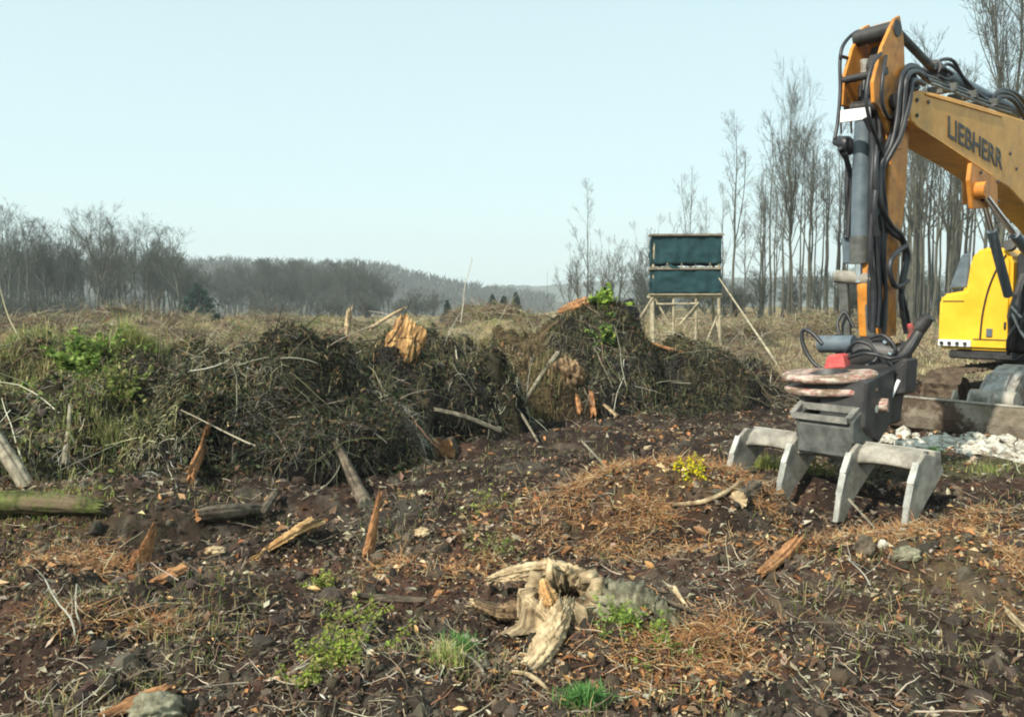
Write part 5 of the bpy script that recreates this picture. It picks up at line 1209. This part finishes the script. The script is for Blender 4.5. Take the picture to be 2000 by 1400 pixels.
# bucket cylinder in front of the stick
def ET(px, py, l): t, z = PL(px, py, l); return E(t, l, z)
FT = -.34   # t of the plane in which the bucket cylinder lies
def EF(px, py, t=FT):
    """photo position on the lateral plane t = const"""
    d = Pd(px, py, 1.0) - Vector((0, 0, CAM_Z)); b = S0 + UX * t
    s, l = np.linalg.solve(np.array([[d.x, -WX.x], [d.y, -WX.y]]), np.array([b.x, b.y]))
    return E(t, float(l), CAM_Z + float(s) * d.z)
bc = ex('bucket_cylinder', etube([EF(1687, 238), EF(1681, 380), EF(1679, 512)], [.085], 24).mesh('bucket_cylinder'), M['grey_paint'])
ex('cylinder_head', etube([EF(1679, 462), EF(1679, 515)], [.093], 24).mesh('ch'), M['mount_steel'], bc)
ex('piston_rod', etube([EF(1679, 510), EF(1679, 552)], [.045], 14).mesh('pr'), M['chrome'], bc)
ex('white_plate', poly_solid('wp', ([tuple(EF(a, b, -.72) - XO) for a, b in [(1641, 216), (1698, 209), (1700, 232), (1640, 240)]], UX * .02), .004), M['white'], stick)
for x in (1642, 1662, 1696): ex('white_fitting', etube([EF(x, 232, -.70), EF(x + 1, 260, -.60)], [.010], 8).mesh('wf'), M['light_grey'], stick)
ex('stick_block', poly_solid('vb', ([tuple(EF(a, b, FT + .02) - XO) for a, b in [(1643, 462), (1664, 462), (1664, 515), (1645, 515)]], UX * .12), .01), M['grey_paint'], stick)
ex('hose_drum', etube([EF(1632, 276, FT), EF(1652, 280, FT - .05), EF(1658, 300, FT)], [.04, .075, .05], 12, 8, rough=.06).mesh('hd'), M['black'], stick)
ex('stick_block', poly_solid('vb', ([tuple(E(t, -.12, z) - XO) for t, z in [(-.30, 3.62), (-.36, 3.95), (-.22, 4.25), (-.08, 4.25), (-.05, 3.62)]], WX * .24), .03), M['black_steel'], stick, 'dark filler block between the raised side plates')  # black block added so the gap between the plates looks dark
for l_ in (-.08, 0, .08): ex('fitting', etube([E(-.34, l_, 3.85), E(-.42, l_, 3.80), E(-.44, l_, 3.6)], [.022], 8, 8).mesh('ft'), M['black'], stick)
# the small fittings at the stick head
ex('fitting', etube([EF(1688, 118, -.3), EF(1689, 145, -.3)], [.05, .035], 10).mesh('ft'), M['light_grey'], stick)
ex('fitting', etube([EF(1735, 88, -.25), EF(1742, 100, -.25)], [.045, .03], 10).mesh('ft'), M['light_grey'], stick)
ex('fitting', etube([EF(1738, 125, -.2), EF(1742, 142, -.2)], [.04, .05], 10).mesh('ft'), M['chrome'], stick)
# hoses round the stick
H1 = [
 [(1700, 66, .2), (1675, 62, .22), (1650, 84, .22), (1641, 115, .22), (1641, 180, .2), (1636, 240, .2), (1630, 272, .2)],
 [(1641, 110, .2), (1655, 114, .2)],
 [(1720, 105, -.21), (1705, 125, -.24), (1695, 160, -.24), (1692, 200, -.24), (1700, 240, -.24), (1712, 270, -.22), (1722, 300, -.2)],
 [(1730, 110, -.22), (1724, 150, -.26), (1722, 195, -.26), (1732, 225, -.25), (1745, 232, -.2)],
 [(1810, 152, -.2), (1785, 132, -.2), (1765, 140, -.24), (1757, 175, -.26), (1752, 230, -.26), (1740, 285, -.24), (1718, 330, -.2), (1708, 400, -.2), (1712, 460, -.2)],
 [(1815, 160, -.18), (1790, 140, -.22), (1772, 150, -.28), (1766, 190, -.28), (1762, 240, -.28), (1748, 285, -.26), (1728, 310, -.2), (1716, 380, -.18), (1722, 450, -.18)],
 [(1805, 165, -.2), (1782, 158, -.26), (1776, 200, -.3), (1760, 262, -.3), (1742, 298, -.26), (1722, 340, -.2), (1712, 420, -.18)],
 [(1812, 148, .05), (1780, 128, .0), (1757, 150, -.1), (1748, 200, -.2), (1745, 250, -.22), (1728, 292, -.2), (1706, 350, -.15)],
 [(1716, 270, -.16), (1710, 320, -.2), (1712, 380, -.2), (1724, 430, -.18), (1742, 455, -.18), (1762, 470, -.18), (1768, 500, -.18), (1760, 560, -.2), (1768, 600, -.2), (1776, 640, -.2)],
 [(1722, 290, -.16), (1718, 340, -.2), (1722, 400, -.22), (1740, 440, -.2), (1760, 460, -.2), (1774, 500, -.2), (1766, 540, -.2), (1760, 590, -.2), (1770, 650, -.2)],
 [(1700, 240, -.12), (1705, 300, -.14), (1702, 370, -.15), (1706, 440, -.15), (1712, 500, -.15), (1716, 570, -.15), (1712, 640, -.15)],
 [(1690, 230, -.1), (1708, 280, -.14), (1710, 350, -.14), (1704, 420, -.15), (1700, 500, -.14), (1706, 560, -.14), (1704, 650, -.14)],
 [(1706, 232, -.02), (1712, 300, -.04), (1708, 380, -.06), (1712, 450, -.06), (1708, 540, -.08), (1715, 640, -.1)],
 [(1716, 225, -.05), (1720, 290, -.08), (1716, 370, -.1), (1722, 450, -.1), (1718, 530, -.1), (1722, 640, -.1)],
 [(1698, 228, .02), (1702, 300, .0), (1699, 400, .0), (1703, 480, .0), (1698, 560, .0), (1700, 650, .0)],
 [(1726, 300, -.12), (1724, 360, -.14), (1730, 420, -.14), (1726, 500, -.14), (1730, 580, -.14), (1726, 650, -.14)],
 [(1640, 290, .26), (1655, 320, .26), (1654, 380, .26), (1658, 430, .26), (1652, 465, .26)],
 [(1650, 300, .22), (1660, 340, .24), (1660, 400, .24), (1656, 465, .24)],
 [(1770, 480, -.22), (1745, 500, -.24), (1738, 530, -.24), (1750, 560, -.24), (1772, 548, -.2)],
]
for i, p in enumerate(H1): hose(p, .017 if i in (0, 1, 2, 3) else .025)
H2 = [
 [(1825, 138, -.05), (1838, 118, -.05), (1862, 120, -.05), (1880, 150, -.08), (1905, 178, -.1), (1930, 198, -.1)],
 [(1832, 142, .05), (1850, 126, .05), (1870, 138, 0), (1890, 168, 0), (1925, 195, 0)],
 [(1935, 200, -.1), (1950, 182, -.12), (1975, 186, -.12), (2000, 215, -.12), (2030, 260, -.12)],
 [(1938, 206, -.15), (1955, 190, -.17), (1978, 196, -.17), (1998, 225, -.17), (2025, 275, -.17)],
 [(1935, 196, 0), (1955, 176, 0), (1985, 184, 0), (2010, 212, 0), (2040, 250, 0)],
 [(1945, 198, .08), (1965, 180, .08), (1992, 196, .08), (2015, 225, .08), (2045, 262, .08)],
 [(1840, 132, -.1), (1860, 146, -.12), (1850, 156, -.12), (1832, 148, -.1)],
]
for i, p in enumerate(H2): hose(p, .024 if i in (2, 3, 4, 5) else .018)
# linkage below the cylinder
ex('linkage_pin', etube([EF(1634, 540, FT + .02), EF(1706, 545, FT + .02)], [.065], 18).mesh('lp'), M['worn_steel'], stick, 'dull steel cross pin below the bucket cylinder')
for x0, x1 in ((1645, 1652), (1695, 1700)):
    a = poly_solid('link', ([tuple(EF(a_, b_, FT) - XO) for a_, b_ in [(x0 - 9, 552), (x0 + 9, 552), (x1 + 8, 665), (x1 - 8, 665)]], UX * .05), .006); ex('link_arm', a, M['mount_steel'], stick)
ex('link_arm', poly_solid('link', ([tuple(p - XO) for p in (EF(1690, 530, FT + .06), EF(1712, 530, FT + .06), ET(1745, 650, -.1), ET(1726, 658, -.1))], UX * .05), .006), M['grey_paint'], stick)
for a_ in [(1715, 512), (1708, 548)]: ex('fitting', etube([EF(a_[0], a_[1], -.25), EF(a_[0] + 4, a_[1] + 12, -.25)], [.03], 10).mesh('ft'), M['chrome'], stick)

# tiltrotator
TR = ex('tiltrotator', etube([EF(1645, 705, -.5), EF(1700, 690, -.45), EF(1772, 700, -.4)], [.15, .17, .15], 20, 10, rough=.03).mesh('tiltrotator'), M['black_steel'], exc, 'black and red rotating coupler at the end of the stick')
ex('tilt_cylinder', etube([EF(1602, 672, -.62), EF(1668, 672, -.6)], [.085], 18).mesh('tc'), M['grey_paint'], TR, 'grey tilt cylinder')
ex('tilt_cylinder', etube([EF(1742, 722, -.55), EF(1775, 680, -.5), EF(1798, 645, -.45)], [.06, .055, .045], 14, 8).mesh('tc'), M['black_steel'], TR, 'black tilt cylinder reaching up to the right')
ex('cylinder_eye', etube([EF(1795, 640, -.45), EF(1816, 618, -.45)], [.07, .05], 14).mesh('ce'), M['black_steel'], TR)
ex('red_block', poly_solid('rb', ([tuple(EF(a, b, -.92) - XO) for a, b in [(1614, 694), (1643, 690), (1650, 720), (1606, 724)]], UX * .14), .02), M['red'], TR)
ex('red_block', etube([EF(1682, 742, -1.15), EF(1706, 745, -1.1)], [.06], 14).mesh('rb'), M['red'], TR, 'small red knuckle')
ex('red_block', etube([EF(1692, 790, -1.05), EF(1735, 792, -1.0)], [.075, .06], 14).mesh('rb'), M['red_worn'], TR, 'dark red knuckle')
ex('red_hose', etube([EF(1778, 632, -.3), EF(1780, 660, -.3), EF(1768, 690, -.3)], [.03], 10, 8).mesh('rh'), M['red'], TR)
# guard loop
P = [EF(a, b, -.7) for a, b in [(1606, 672), (1588, 652), (1570, 644), (1566, 662), (1576, 690), (1592, 712), (1610, 722)]]
ex('guard_loop', etube(P, [.02], 10, 30).mesh('gl'), M['black'], TR)
# two stacked worn round plates
def disc(c, n_, r1, r2, th, mat, name, label=None, seed=0):
    n_ = n_.normalized(); u = n_.cross(WX).normalized(); v = n_.cross(u); k = 48; g = np.random.default_rng(seed); a = Acc(); rings = []
    for (rr, hh) in ((.05, th / 2), (.93, th / 2), (1.0, th * .25), (1.0, -th * .25), (.93, -th / 2), (.05, -th / 2)):
        rings.append([c + u * (math.cos(i * 6.2832 / k) * r1 * rr) + v * (math.sin(i * 6.2832 / k) * r2 * rr) + n_ * hh - XO for i in range(k)])
    V = np.array([[tuple(p) for p in r_] for r_ in rings]).reshape(-1, 3)
    i = np.arange(6)[:, None] * k; j = np.arange(k)[None]; ii = (np.arange(6) + 1)[:, None] % 6 * k
    q = np.stack([i + j, i + (j + 1) % k, ii + (j + 1) % k, ii + j], -1).reshape(-1, 4)
    a.add(V, q); return ex(name, a.mesh(name), mat, TR, label)
nrm = (UZ * .99 - UX * .10 + WX * .05)
c1 = EF(1618, 733, -1.12); c2 = EF(1622, 752, -1.12)
disc(c1, nrm, .30, .44, .065, M['red_worn'], 'rotor_plate', 'upper scratched red and white plate')
disc(c2 - UZ * .03, nrm, .29, .43, .06, M['red_worn'], 'rotor_plate', 'lower scratched red and white plate')
ex('rotor_housing', etube([EF(1622, 742, -1.05), EF(1625, 790, -1.15)], [.24, .22], 24).mesh('rh'), M['black_steel'], TR)
ex('coupler', poly_solid('cp', ([tuple(E(t, -.05, z) - XO) for t, z in [(-1.30, 1.02), (-.78, 1.12), (-.82, .62), (-1.05, .45), (-1.34, .62)]], WX * -.42), .02), M['black_steel'], TR, 'dark coupler block hanging behind the rake mount')
ex('coupler', poly_solid('cp', ([tuple(EF(a, b, -.75) - XO) for a, b in [(1690, 712), (1770, 700), (1765, 770), (1742, 775), (1735, 830), (1700, 832)]], UX * .25), .02), M['black_steel'], TR)
ex('white_rod', etube([EF(1737, 782, -.8), EF(1756, 742, -.75)], [.018], 8).mesh('wr'), M['white'], TR)
for p in ([(1650, 690, -.7), (1672, 668, -.72), (1700, 675, -.7), (1712, 700, -.7), (1690, 715, -.75)], [(1700, 660, -.6), (1725, 655, -.6), (1748, 680, -.6), (1735, 712, -.6)], [(1655, 700, -.8), (1690, 690, -.85), (1730, 700, -.8), (1752, 730, -.75)], [(1712, 690, -.8), (1740, 700, -.8), (1770, 690, -.7), (1790, 660, -.6)], [(1640, 655, -.5), (1636, 630, -.45), (1650, 610, -.4), (1668, 640, -.4)]):
    a = etube([EF(x, y, t) for x, y, t in p], [.016], 8, 24); ex('hose', a.mesh('hose'), M['black'], TR)
for x, y in ((1728, 668), (1738, 690), (1762, 712)): ex('fitting', etube([EF(x, y, -.72), EF(x + 5, y + 4, -.74)], [.022], 10).mesh('ft'), M['chrome'], TR)
ex('lamp', etube([EF(1745, 668, -.5), EF(1752, 676, -.52)], [.05, .045], 12).mesh('lamp'), M['pale_wood'], TR)

# superstructure: the yellow body seen from the front
body = ex('body', poly_solid('body', ([tuple(E(4.86, l, z) - XO) for l, z in [(1.50, .98), (1.50, 1.72), (1.46, 1.80), (1.13, 1.86), (1.08, 2.30), (1.02, 2.42), (.92, 2.48), (.62, 2.46), (.52, 2.30), (.50, .98)]], UX * 1.0), .05, 3), M['yellow'], exc, 'bright yellow right-hand body of the machine')
for f in body.data.polygons: f.use_smooth = False
# slit of the door, tail and steps
P = [E(4.845, l, z) for l, z in [(.60, 2.36), (.72, 2.15), (.82, 1.85), (.88, 1.5), (.90, 1.15)]]
ex('door_gap', etube(P, [.012], 8, 24).mesh('dg'), M['black_steel'], body, 'curved dark gap of the tank door')
ex('step', poly_solid('st', ([tuple(E(4.82, l, z) - XO) for l, z in [(1.48, 1.02), (1.48, 1.12), (1.02, 1.12), (1.02, 1.02)]], UX * .05), .01), M['white'], body, 'light perforated step at the lower left corner')
for i in range(4): ex('step_hole', etube([E(4.815, 1.42 - i * .11, 1.07), E(4.80, 1.42 - i * .11, 1.07)], [.028], 10).mesh('sh'), M['black_steel'], body)
for z_, la, lb in ((1.14, 1.0, .52), (1.70, 1.44, 1.14)): ex('panel_gap', etube([E(4.852, la, z_), E(4.852, lb, z_)], [.007], 6, 4).mesh('pg'), M['black_steel'], body)
for z_ in (1.35, 1.95): ex('hinge', etube([E(4.85, .58, z_ - .05), E(4.85, .58, z_ + .05)], [.016], 8).mesh('hg'), M['black_steel'], body)
ex('door_latch', poly_solid('dl', ([tuple(E(4.84, l, z) - XO) for l, z in [(.82, 1.30), (.82, 1.18), (.74, 1.18), (.74, 1.30)]], UX * .03), .005), M['grey_paint'], body)
ex('mirror', poly_solid('mi', ([tuple(E(5.0, l, z) - XO) for l, z in [(1.42, 1.88), (1.16, 1.90), (1.14, 2.42), (1.26, 2.40)]], UX * .05), .02), M['grey_paint'], body, 'grey panel beside the yellow body')
ex('engine_hood', poly_solid('eh', ([tuple(E(5.95, l, z) - XO) for l, z in [(1.42, .98), (1.42, 2.2), (1.2, 2.35), (-.5, 2.35), (-.5, .98)]], UX * 2.0), .05, 2), M['shaded_yellow'])
ex('boom_foot', poly_solid('bf', ([tuple(E(t, -.28, z) - XO) for t, z in [(4.7, 1.0), (4.55, 1.5), (5.0, 2.2), (5.6, 2.2), (5.9, 1.0)]], WX * .75), .03), M['black_steel'])
ex('chassis_deck', poly_solid('cd', ([tuple(E(4.9, l, z) - XO) for l, z in [(1.35, .84), (1.35, .96), (-1.35, .96), (-1.35, .84)]], UX * 3.0), .02), M['black_steel'])
ex('dark_cover', poly_solid('dc', ([tuple(E(4.93, l, z) - XO) for l, z in [(.49, 1.0), (.49, 2.35), (.36, 2.45), (.25, 2.0), (.25, 1.0)]], UX * .8), .02), M['black'])
ex('beacon', etube([E(4.95, .33, 2.42), E(4.95, .33, 2.56)], [.06, .04], 14).mesh('bc'), M['yellow'])
ex('body_lamp', etube([E(4.9, .56, 2.48), E(4.82, .56, 2.50)], [.08], 14).mesh('bl'), M['black_steel'], body)
# cab on the near side, mostly outside the picture
cab = ex('cab', poly_solid('cab', ([tuple(E(t, -.42, z) - XO) for t, z in [(4.75, .98), (4.65, 1.7), (4.85, 2.85), (6.2, 2.85), (6.3, .98)]], WX * -.9), .05, 2), M['grey_paint'])
ex('windscreen', poly_solid('ws', ([tuple(E(t, l, z) - XO) for t, l, z in [(4.64, -.50, 1.72), (4.64, -1.24, 1.72), (4.81, -1.24, 2.75), (4.81, -.50, 2.75)]], UX * -.012), .003), M['cab_glass'], cab)
for p in ([(4.7, .40, 1.0), (4.55, .30, 1.5), (4.75, .35, 1.9), (4.9, .30, 2.2)], [(4.6, .15, 1.0), (4.5, .25, 1.4), (4.6, .1, 1.8)], [(4.65, .45, .95), (4.5, .40, 1.2), (4.62, .25, 1.55), (4.5, .1, 1.7)], [(4.6, .3, .9), (4.45, .05, 1.1), (4.5, -.1, 1.5)], [(4.7, .42, 1.6), (4.55, .3, 1.35), (4.5, .0, 1.25)]):
    ex('hose', etube([E(*q) for q in p], [.025], 8, 18).mesh('hose'), M['black'])
for p in ([(4.6, .42, 1.62), (4.5, .2, 1.42), (4.52, .0, 1.30)], [(4.58, .40, 1.52), (4.48, .2, 1.20), (4.5, -.05, .98)]):
    ex('steel_pipe', etube([E(*q) for q in p], [.018], 8, 14).mesh('sp'), M['light_grey'])

# undercarriage
def track(l0, l1):
    g = np.random.default_rng(int(abs(l0 * 10))); n = 60; t0, t1, r = 4.25, 7.6, .33
    path = []
    for i in range(200):
        s = i / 200; per = 2 * (t1 - t0) + 2 * math.pi * r; d = s * per
        if d < (t1 - t0): path.append((t0 + d, 2 * r, 0, 1))
        elif d < (t1 - t0) + math.pi * r: a = (d - (t1 - t0)) / r; path.append((t1 + math.sin(a) * r, r + math.cos(a) * r, math.sin(a), math.cos(a)))
        elif d < 2 * (t1 - t0) + math.pi * r: path.append((t1 - (d - (t1 - t0) - math.pi * r), 0, 0, -1))
        else: a = (d - 2 * (t1 - t0) - math.pi * r) / r; path.append((t0 - math.sin(a) * r, r - math.cos(a) * r, -math.sin(a), -math.cos(a)))
    a = Acc(); m = 7; ls = np.linspace(l0, l1, m); V = []
    for i, (t, z, nt_, nz_) in enumerate(path):
        k = .035 if i % 4 < 1 else 0
        for l in ls:
            e = k + g.normal(0, .010); V.append(tuple(E(t + nt_ * e, l, z + .02 + nz_ * e) - XO))
    N_ = len(path); i = np.arange(N_)[:, None] * m; j = np.arange(m - 1)[None]; i2 = ((np.arange(N_) + 1) % N_)[:, None] * m
    a.add(V, np.stack([i + j, i + j + 1, i2 + j + 1, i2 + j], -1).reshape(-1, 4))
    o = ex('track', a.mesh('track', False), M['mud_track'])
    for k, t in enumerate((t0, t0 + .75, t0 + 1.4, t0 + 2.05, t0 + 2.7, t1)):
        rr = .27 if k in (0, 5) else .15; zz = r + .02 if k in (0, 5) else .20
        ex('wheel', etube([E(t, l0 + .05, zz), E(t, l1 - .05, zz)], [rr], 20).mesh('wheel'), M['mud_track'], o)
    ex('track_frame', poly_solid('tf', ([tuple(E(t, l0 + .1, z) - XO) for t, z in [(t0 + .1, .22), (t0 + .1, .45), (t1 - .1, .45), (t1 - .1, .22)]], WX * (l1 - l0 - .2)), .02), M['mud_track'], o)
track(.82, 1.32); track(-1.32, -.82)
ex('undercarriage', poly_solid('uc', ([tuple(E(4.9, l, z) - XO) for l, z in [(.8, .30), (.8, .6), (.4, .83), (-.4, .83), (-.8, .6), (-.8, .30)]], UX * 2.2), .03), M['mud_track'])
# dozer blade
prof = [(3.02, -.05), (2.93, .02), (2.90, .18), (2.96, .34), (3.00, .40), (3.05, .40), (3.02, .32), (2.97, .18), (3.0, .06), (3.07, 0)]
M['blade'] = noisy('muddy_blade', (.12, .095, .065), (.30, .26, .20), 3.5, .9, .9, 30, c3=(.075, .05, .033), c3lo=.48, c3hi=.56, bdist=.03)
blade = ex('dozer_blade', slab('dozer_blade', prof, -1.30, 1.30, .004), M['blade'], exc, 'mud-caked dozer blade lowered to the ground')
ex('blade_edge', slab('blade_edge', [(2.985, .402), (2.985, .425), (3.07, .425), (3.07, .402)], -1.30, 1.30, .004), M['worn_steel'], blade, 'light worn top edge')
ex('back_plate', slab('back_plate', [(3.08, .10), (3.08, .36), (3.40, .30), (3.40, .10)], -1.15, .28, .01), M['light_grey'], blade, 'grey box behind the blade')
for l in (.55, .36, .12): ex('rib', slab('rib', [(3.08, .06), (3.08, .43), (3.16, .55), (3.24, .50), (3.40, .10)], l, l + .03, .005), M['worn_steel'], blade)
ba = ex('blade_arm', poly_solid('ba', ([tuple(E(t, -.02, z) - XO) for t, z in [(3.35, .20), (3.32, .42), (3.45, .62), (3.7, .80), (4.0, .86), (4.6, .80), (4.6, .45), (4.0, .30)]], WX * .42), .09, 3), M['light_grey'], exc, 'pale grey curved arm carrying the dozer blade')
ex('arm_eye', etube([E(3.42, -.08, .42), E(3.42, .46, .42)], [.13], 18).mesh('ae'), M['worn_steel'], ba)

# ------------------------------------------------------------------ the root rake
def rake():
    C0 = E(-1.6, -.17, 0); root = empty('root_rake', tuple(C0), 'worn grey steel root rake with four wide tines standing in the soil', 'rake')
    def pr(name, tz, l0, l1, mat, bevel=.008, label=None):
        o = link(name, poly_solid(name, ([tuple(E(t, l0, z) - C0) for t, z in tz], WX * (l1 - l0)), bevel), mat, root)
        if label: o['label'] = label
        return o
    tz = [PL(a, b, -1.0) for a, b in [(1804, 884), (1791, 904), (1779, 945), (1770, 992), (1763, 1048), (1775, 1048), (1790, 1008), (1812, 968), (1840, 918), (1830, 892)]]
    for i, l in enumerate((-1.02, -.47, .08, .62)):
        o = pr('tine', tz, l, l + .038, M['worn_steel'], .008, ['rightmost tine', None, None, 'leftmost tine'][i])
        # front strip coloured lighter to paint the sunlit edge, slightly wider than the tine
        a = Acc(); f = [tz[1], tz[2], tz[3], tz[4]]
        for kk, (p, q) in enumerate(zip(f[:-1], f[1:])):
            box_between(a, E(p[0] - .010, l + .019, p[1]) - C0, E(q[0] - .010, l + .019, q[1]) - C0, (.050, .044, .034)[kk], .022 - .003 * kk)
        link('lit_edge_strip', a.mesh('lit_edge_strip', False), M['highlight_steel'], o)
    # curved back plate between the tines
    t0, z0 = tz[0]; ext = 14
    outer = []; 
    for k in range(ext):
        a_ = math.pi / 2 * k / (ext - 1); outer.append((t0 + .13 - .15 * math.sin(a_), z0 - .155 + .15 * math.cos(a_)))
    inner = [(t + .028, z - .028) for t, z in reversed(outer)]
    for l0, l1 in ((-.981, -.471), (-.431, .079), (.119, .619)):
        n = 24
        g = np.random.default_rng(int(l0 * 100) + 500); V = []
        for i in range(n):
            u = i / (n - 1); arch = 1 - math.sin(math.pi * u) ** .6 * .14
            for (t, z) in outer:
                z_ = z0 + .01 + (z - (z0 + .01)) * arch; V.append(E(t, l0 + (l1 - l0) * u, z_) - C0)
            for (t, z) in inner:
                z_ = z0 + .01 + (z - (z0 + .01)) * arch; V.append(E(t, l0 + (l1 - l0) * u, z_) - C0)
        m = 2 * ext; i = np.arange(n - 1)[:, None] * m; j = np.arange(m)[None]
        q = np.stack([i + j, i + (j + 1) % m, i + m + (j + 1) % m, i + m + j], -1).reshape(-1, 4)
        a = Acc(); a.add(np.array([tuple(v) for v in V]), q); link('back_plate', a.mesh('back_plate'), M['worn_steel'], root)
    for l in (-1.02, -.47, .08, .62):
        a = Acc(); P_ = [E(t + (.004 if k else 0), l + (.045 if l < .6 else -.008), z) - C0 for k, (t, z) in enumerate(outer[2:12])]
        tube(a, P_, [.012], 8, 30, .2); link('weld_bead', a.mesh('weld_bead'), M['mount_steel'], root)
    a = Acc(); tube(a, [E(t0 + .30, -.47, z0 + .27) - C0, E(t0 + .30, .11, z0 + .27) - C0], [.035], 18, 2); link('pin', a.mesh('pin'), M['highlight_steel'], root)
    tb = t0 + .16
    pr('rear_beam', [(tb, z0 + .0), (tb + .12, z0 - .02), (tb + .14, z0 - .14), (tb + .02, z0 - .14)], -1.02, .67, M['worn_steel'], .01)
    # mount: a box with a slanting open frame on top
    mb = pr('mount', [(t0 - .06, z0 - .13), (t0 - .055, z0 + .13), (t0 + .02, z0 + .17), (t0 + .42, z0 + .17), (t0 + .42, z0 - .10)], -.43, .07, M['mount_steel'], .012, 'dark box joining rake and coupler')
    a = Acc()

    lo = [E(t0 - .06, .12, z0 + .19) - C0, E(t0 - .06, -.40, z0 + .19) - C0, E(t0 + .26, -.40, z0 + .36) - C0, E(t0 + .26, .12, z0 + .36) - C0]
    for i in range(4): box_between(a, lo[i], lo[(i + 1) % 4], .05, .05)
    box_between(a, lo[0] * .55 + lo[3] * .45, lo[1] * .55 + lo[2] * .45, .035, .06)
    link('coupling_frame', a.mesh('coupling_frame', False), M['frame_steel'], root)['label'] = 'rectangular open coupling frame on top of the mount'
    for l in (.07, -.43):
        pr('mount_cheek', [(t0 - .05, z0 + .0), (t0 - .06, z0 + .18), (t0 + .28, z0 + .36), (t0 + .40, z0 + .15), (t0 + .38, z0 - .05)], l - .015, l + .015, M['mount_steel'], .004)
rake()

# ------------------------------------------------------------------ haze
def haze():
    bm = bmesh.new(); bmesh.ops.create_cube(bm, size=1); me = bpy.data.meshes.new('haze'); bm.to_mesh(me); bm.free()
    o = link('haze', me); o.scale = (4200, 4200, 190); o.location = (0, 0, 190 / 2 - 72)
    m = bpy.data.materials.new('haze'); m.use_nodes = True; nt = m.node_tree; nt.nodes.clear()
    v = nt.nodes.new('ShaderNodeVolumePrincipled'); v.inputs['Color'].default_value = (.90, .97, 1.0, 1); v.inputs['Density'].default_value = .0006; v.inputs['Anisotropy'].default_value = 0.0
    ou = nt.nodes.new('ShaderNodeOutputMaterial'); nt.links.new(v.outputs[0], ou.inputs['Volume']); me.materials.append(m)
    tag(o, 'thin pale blue haze over the clearing and the hills', 'haze', kind='stuff')
haze()
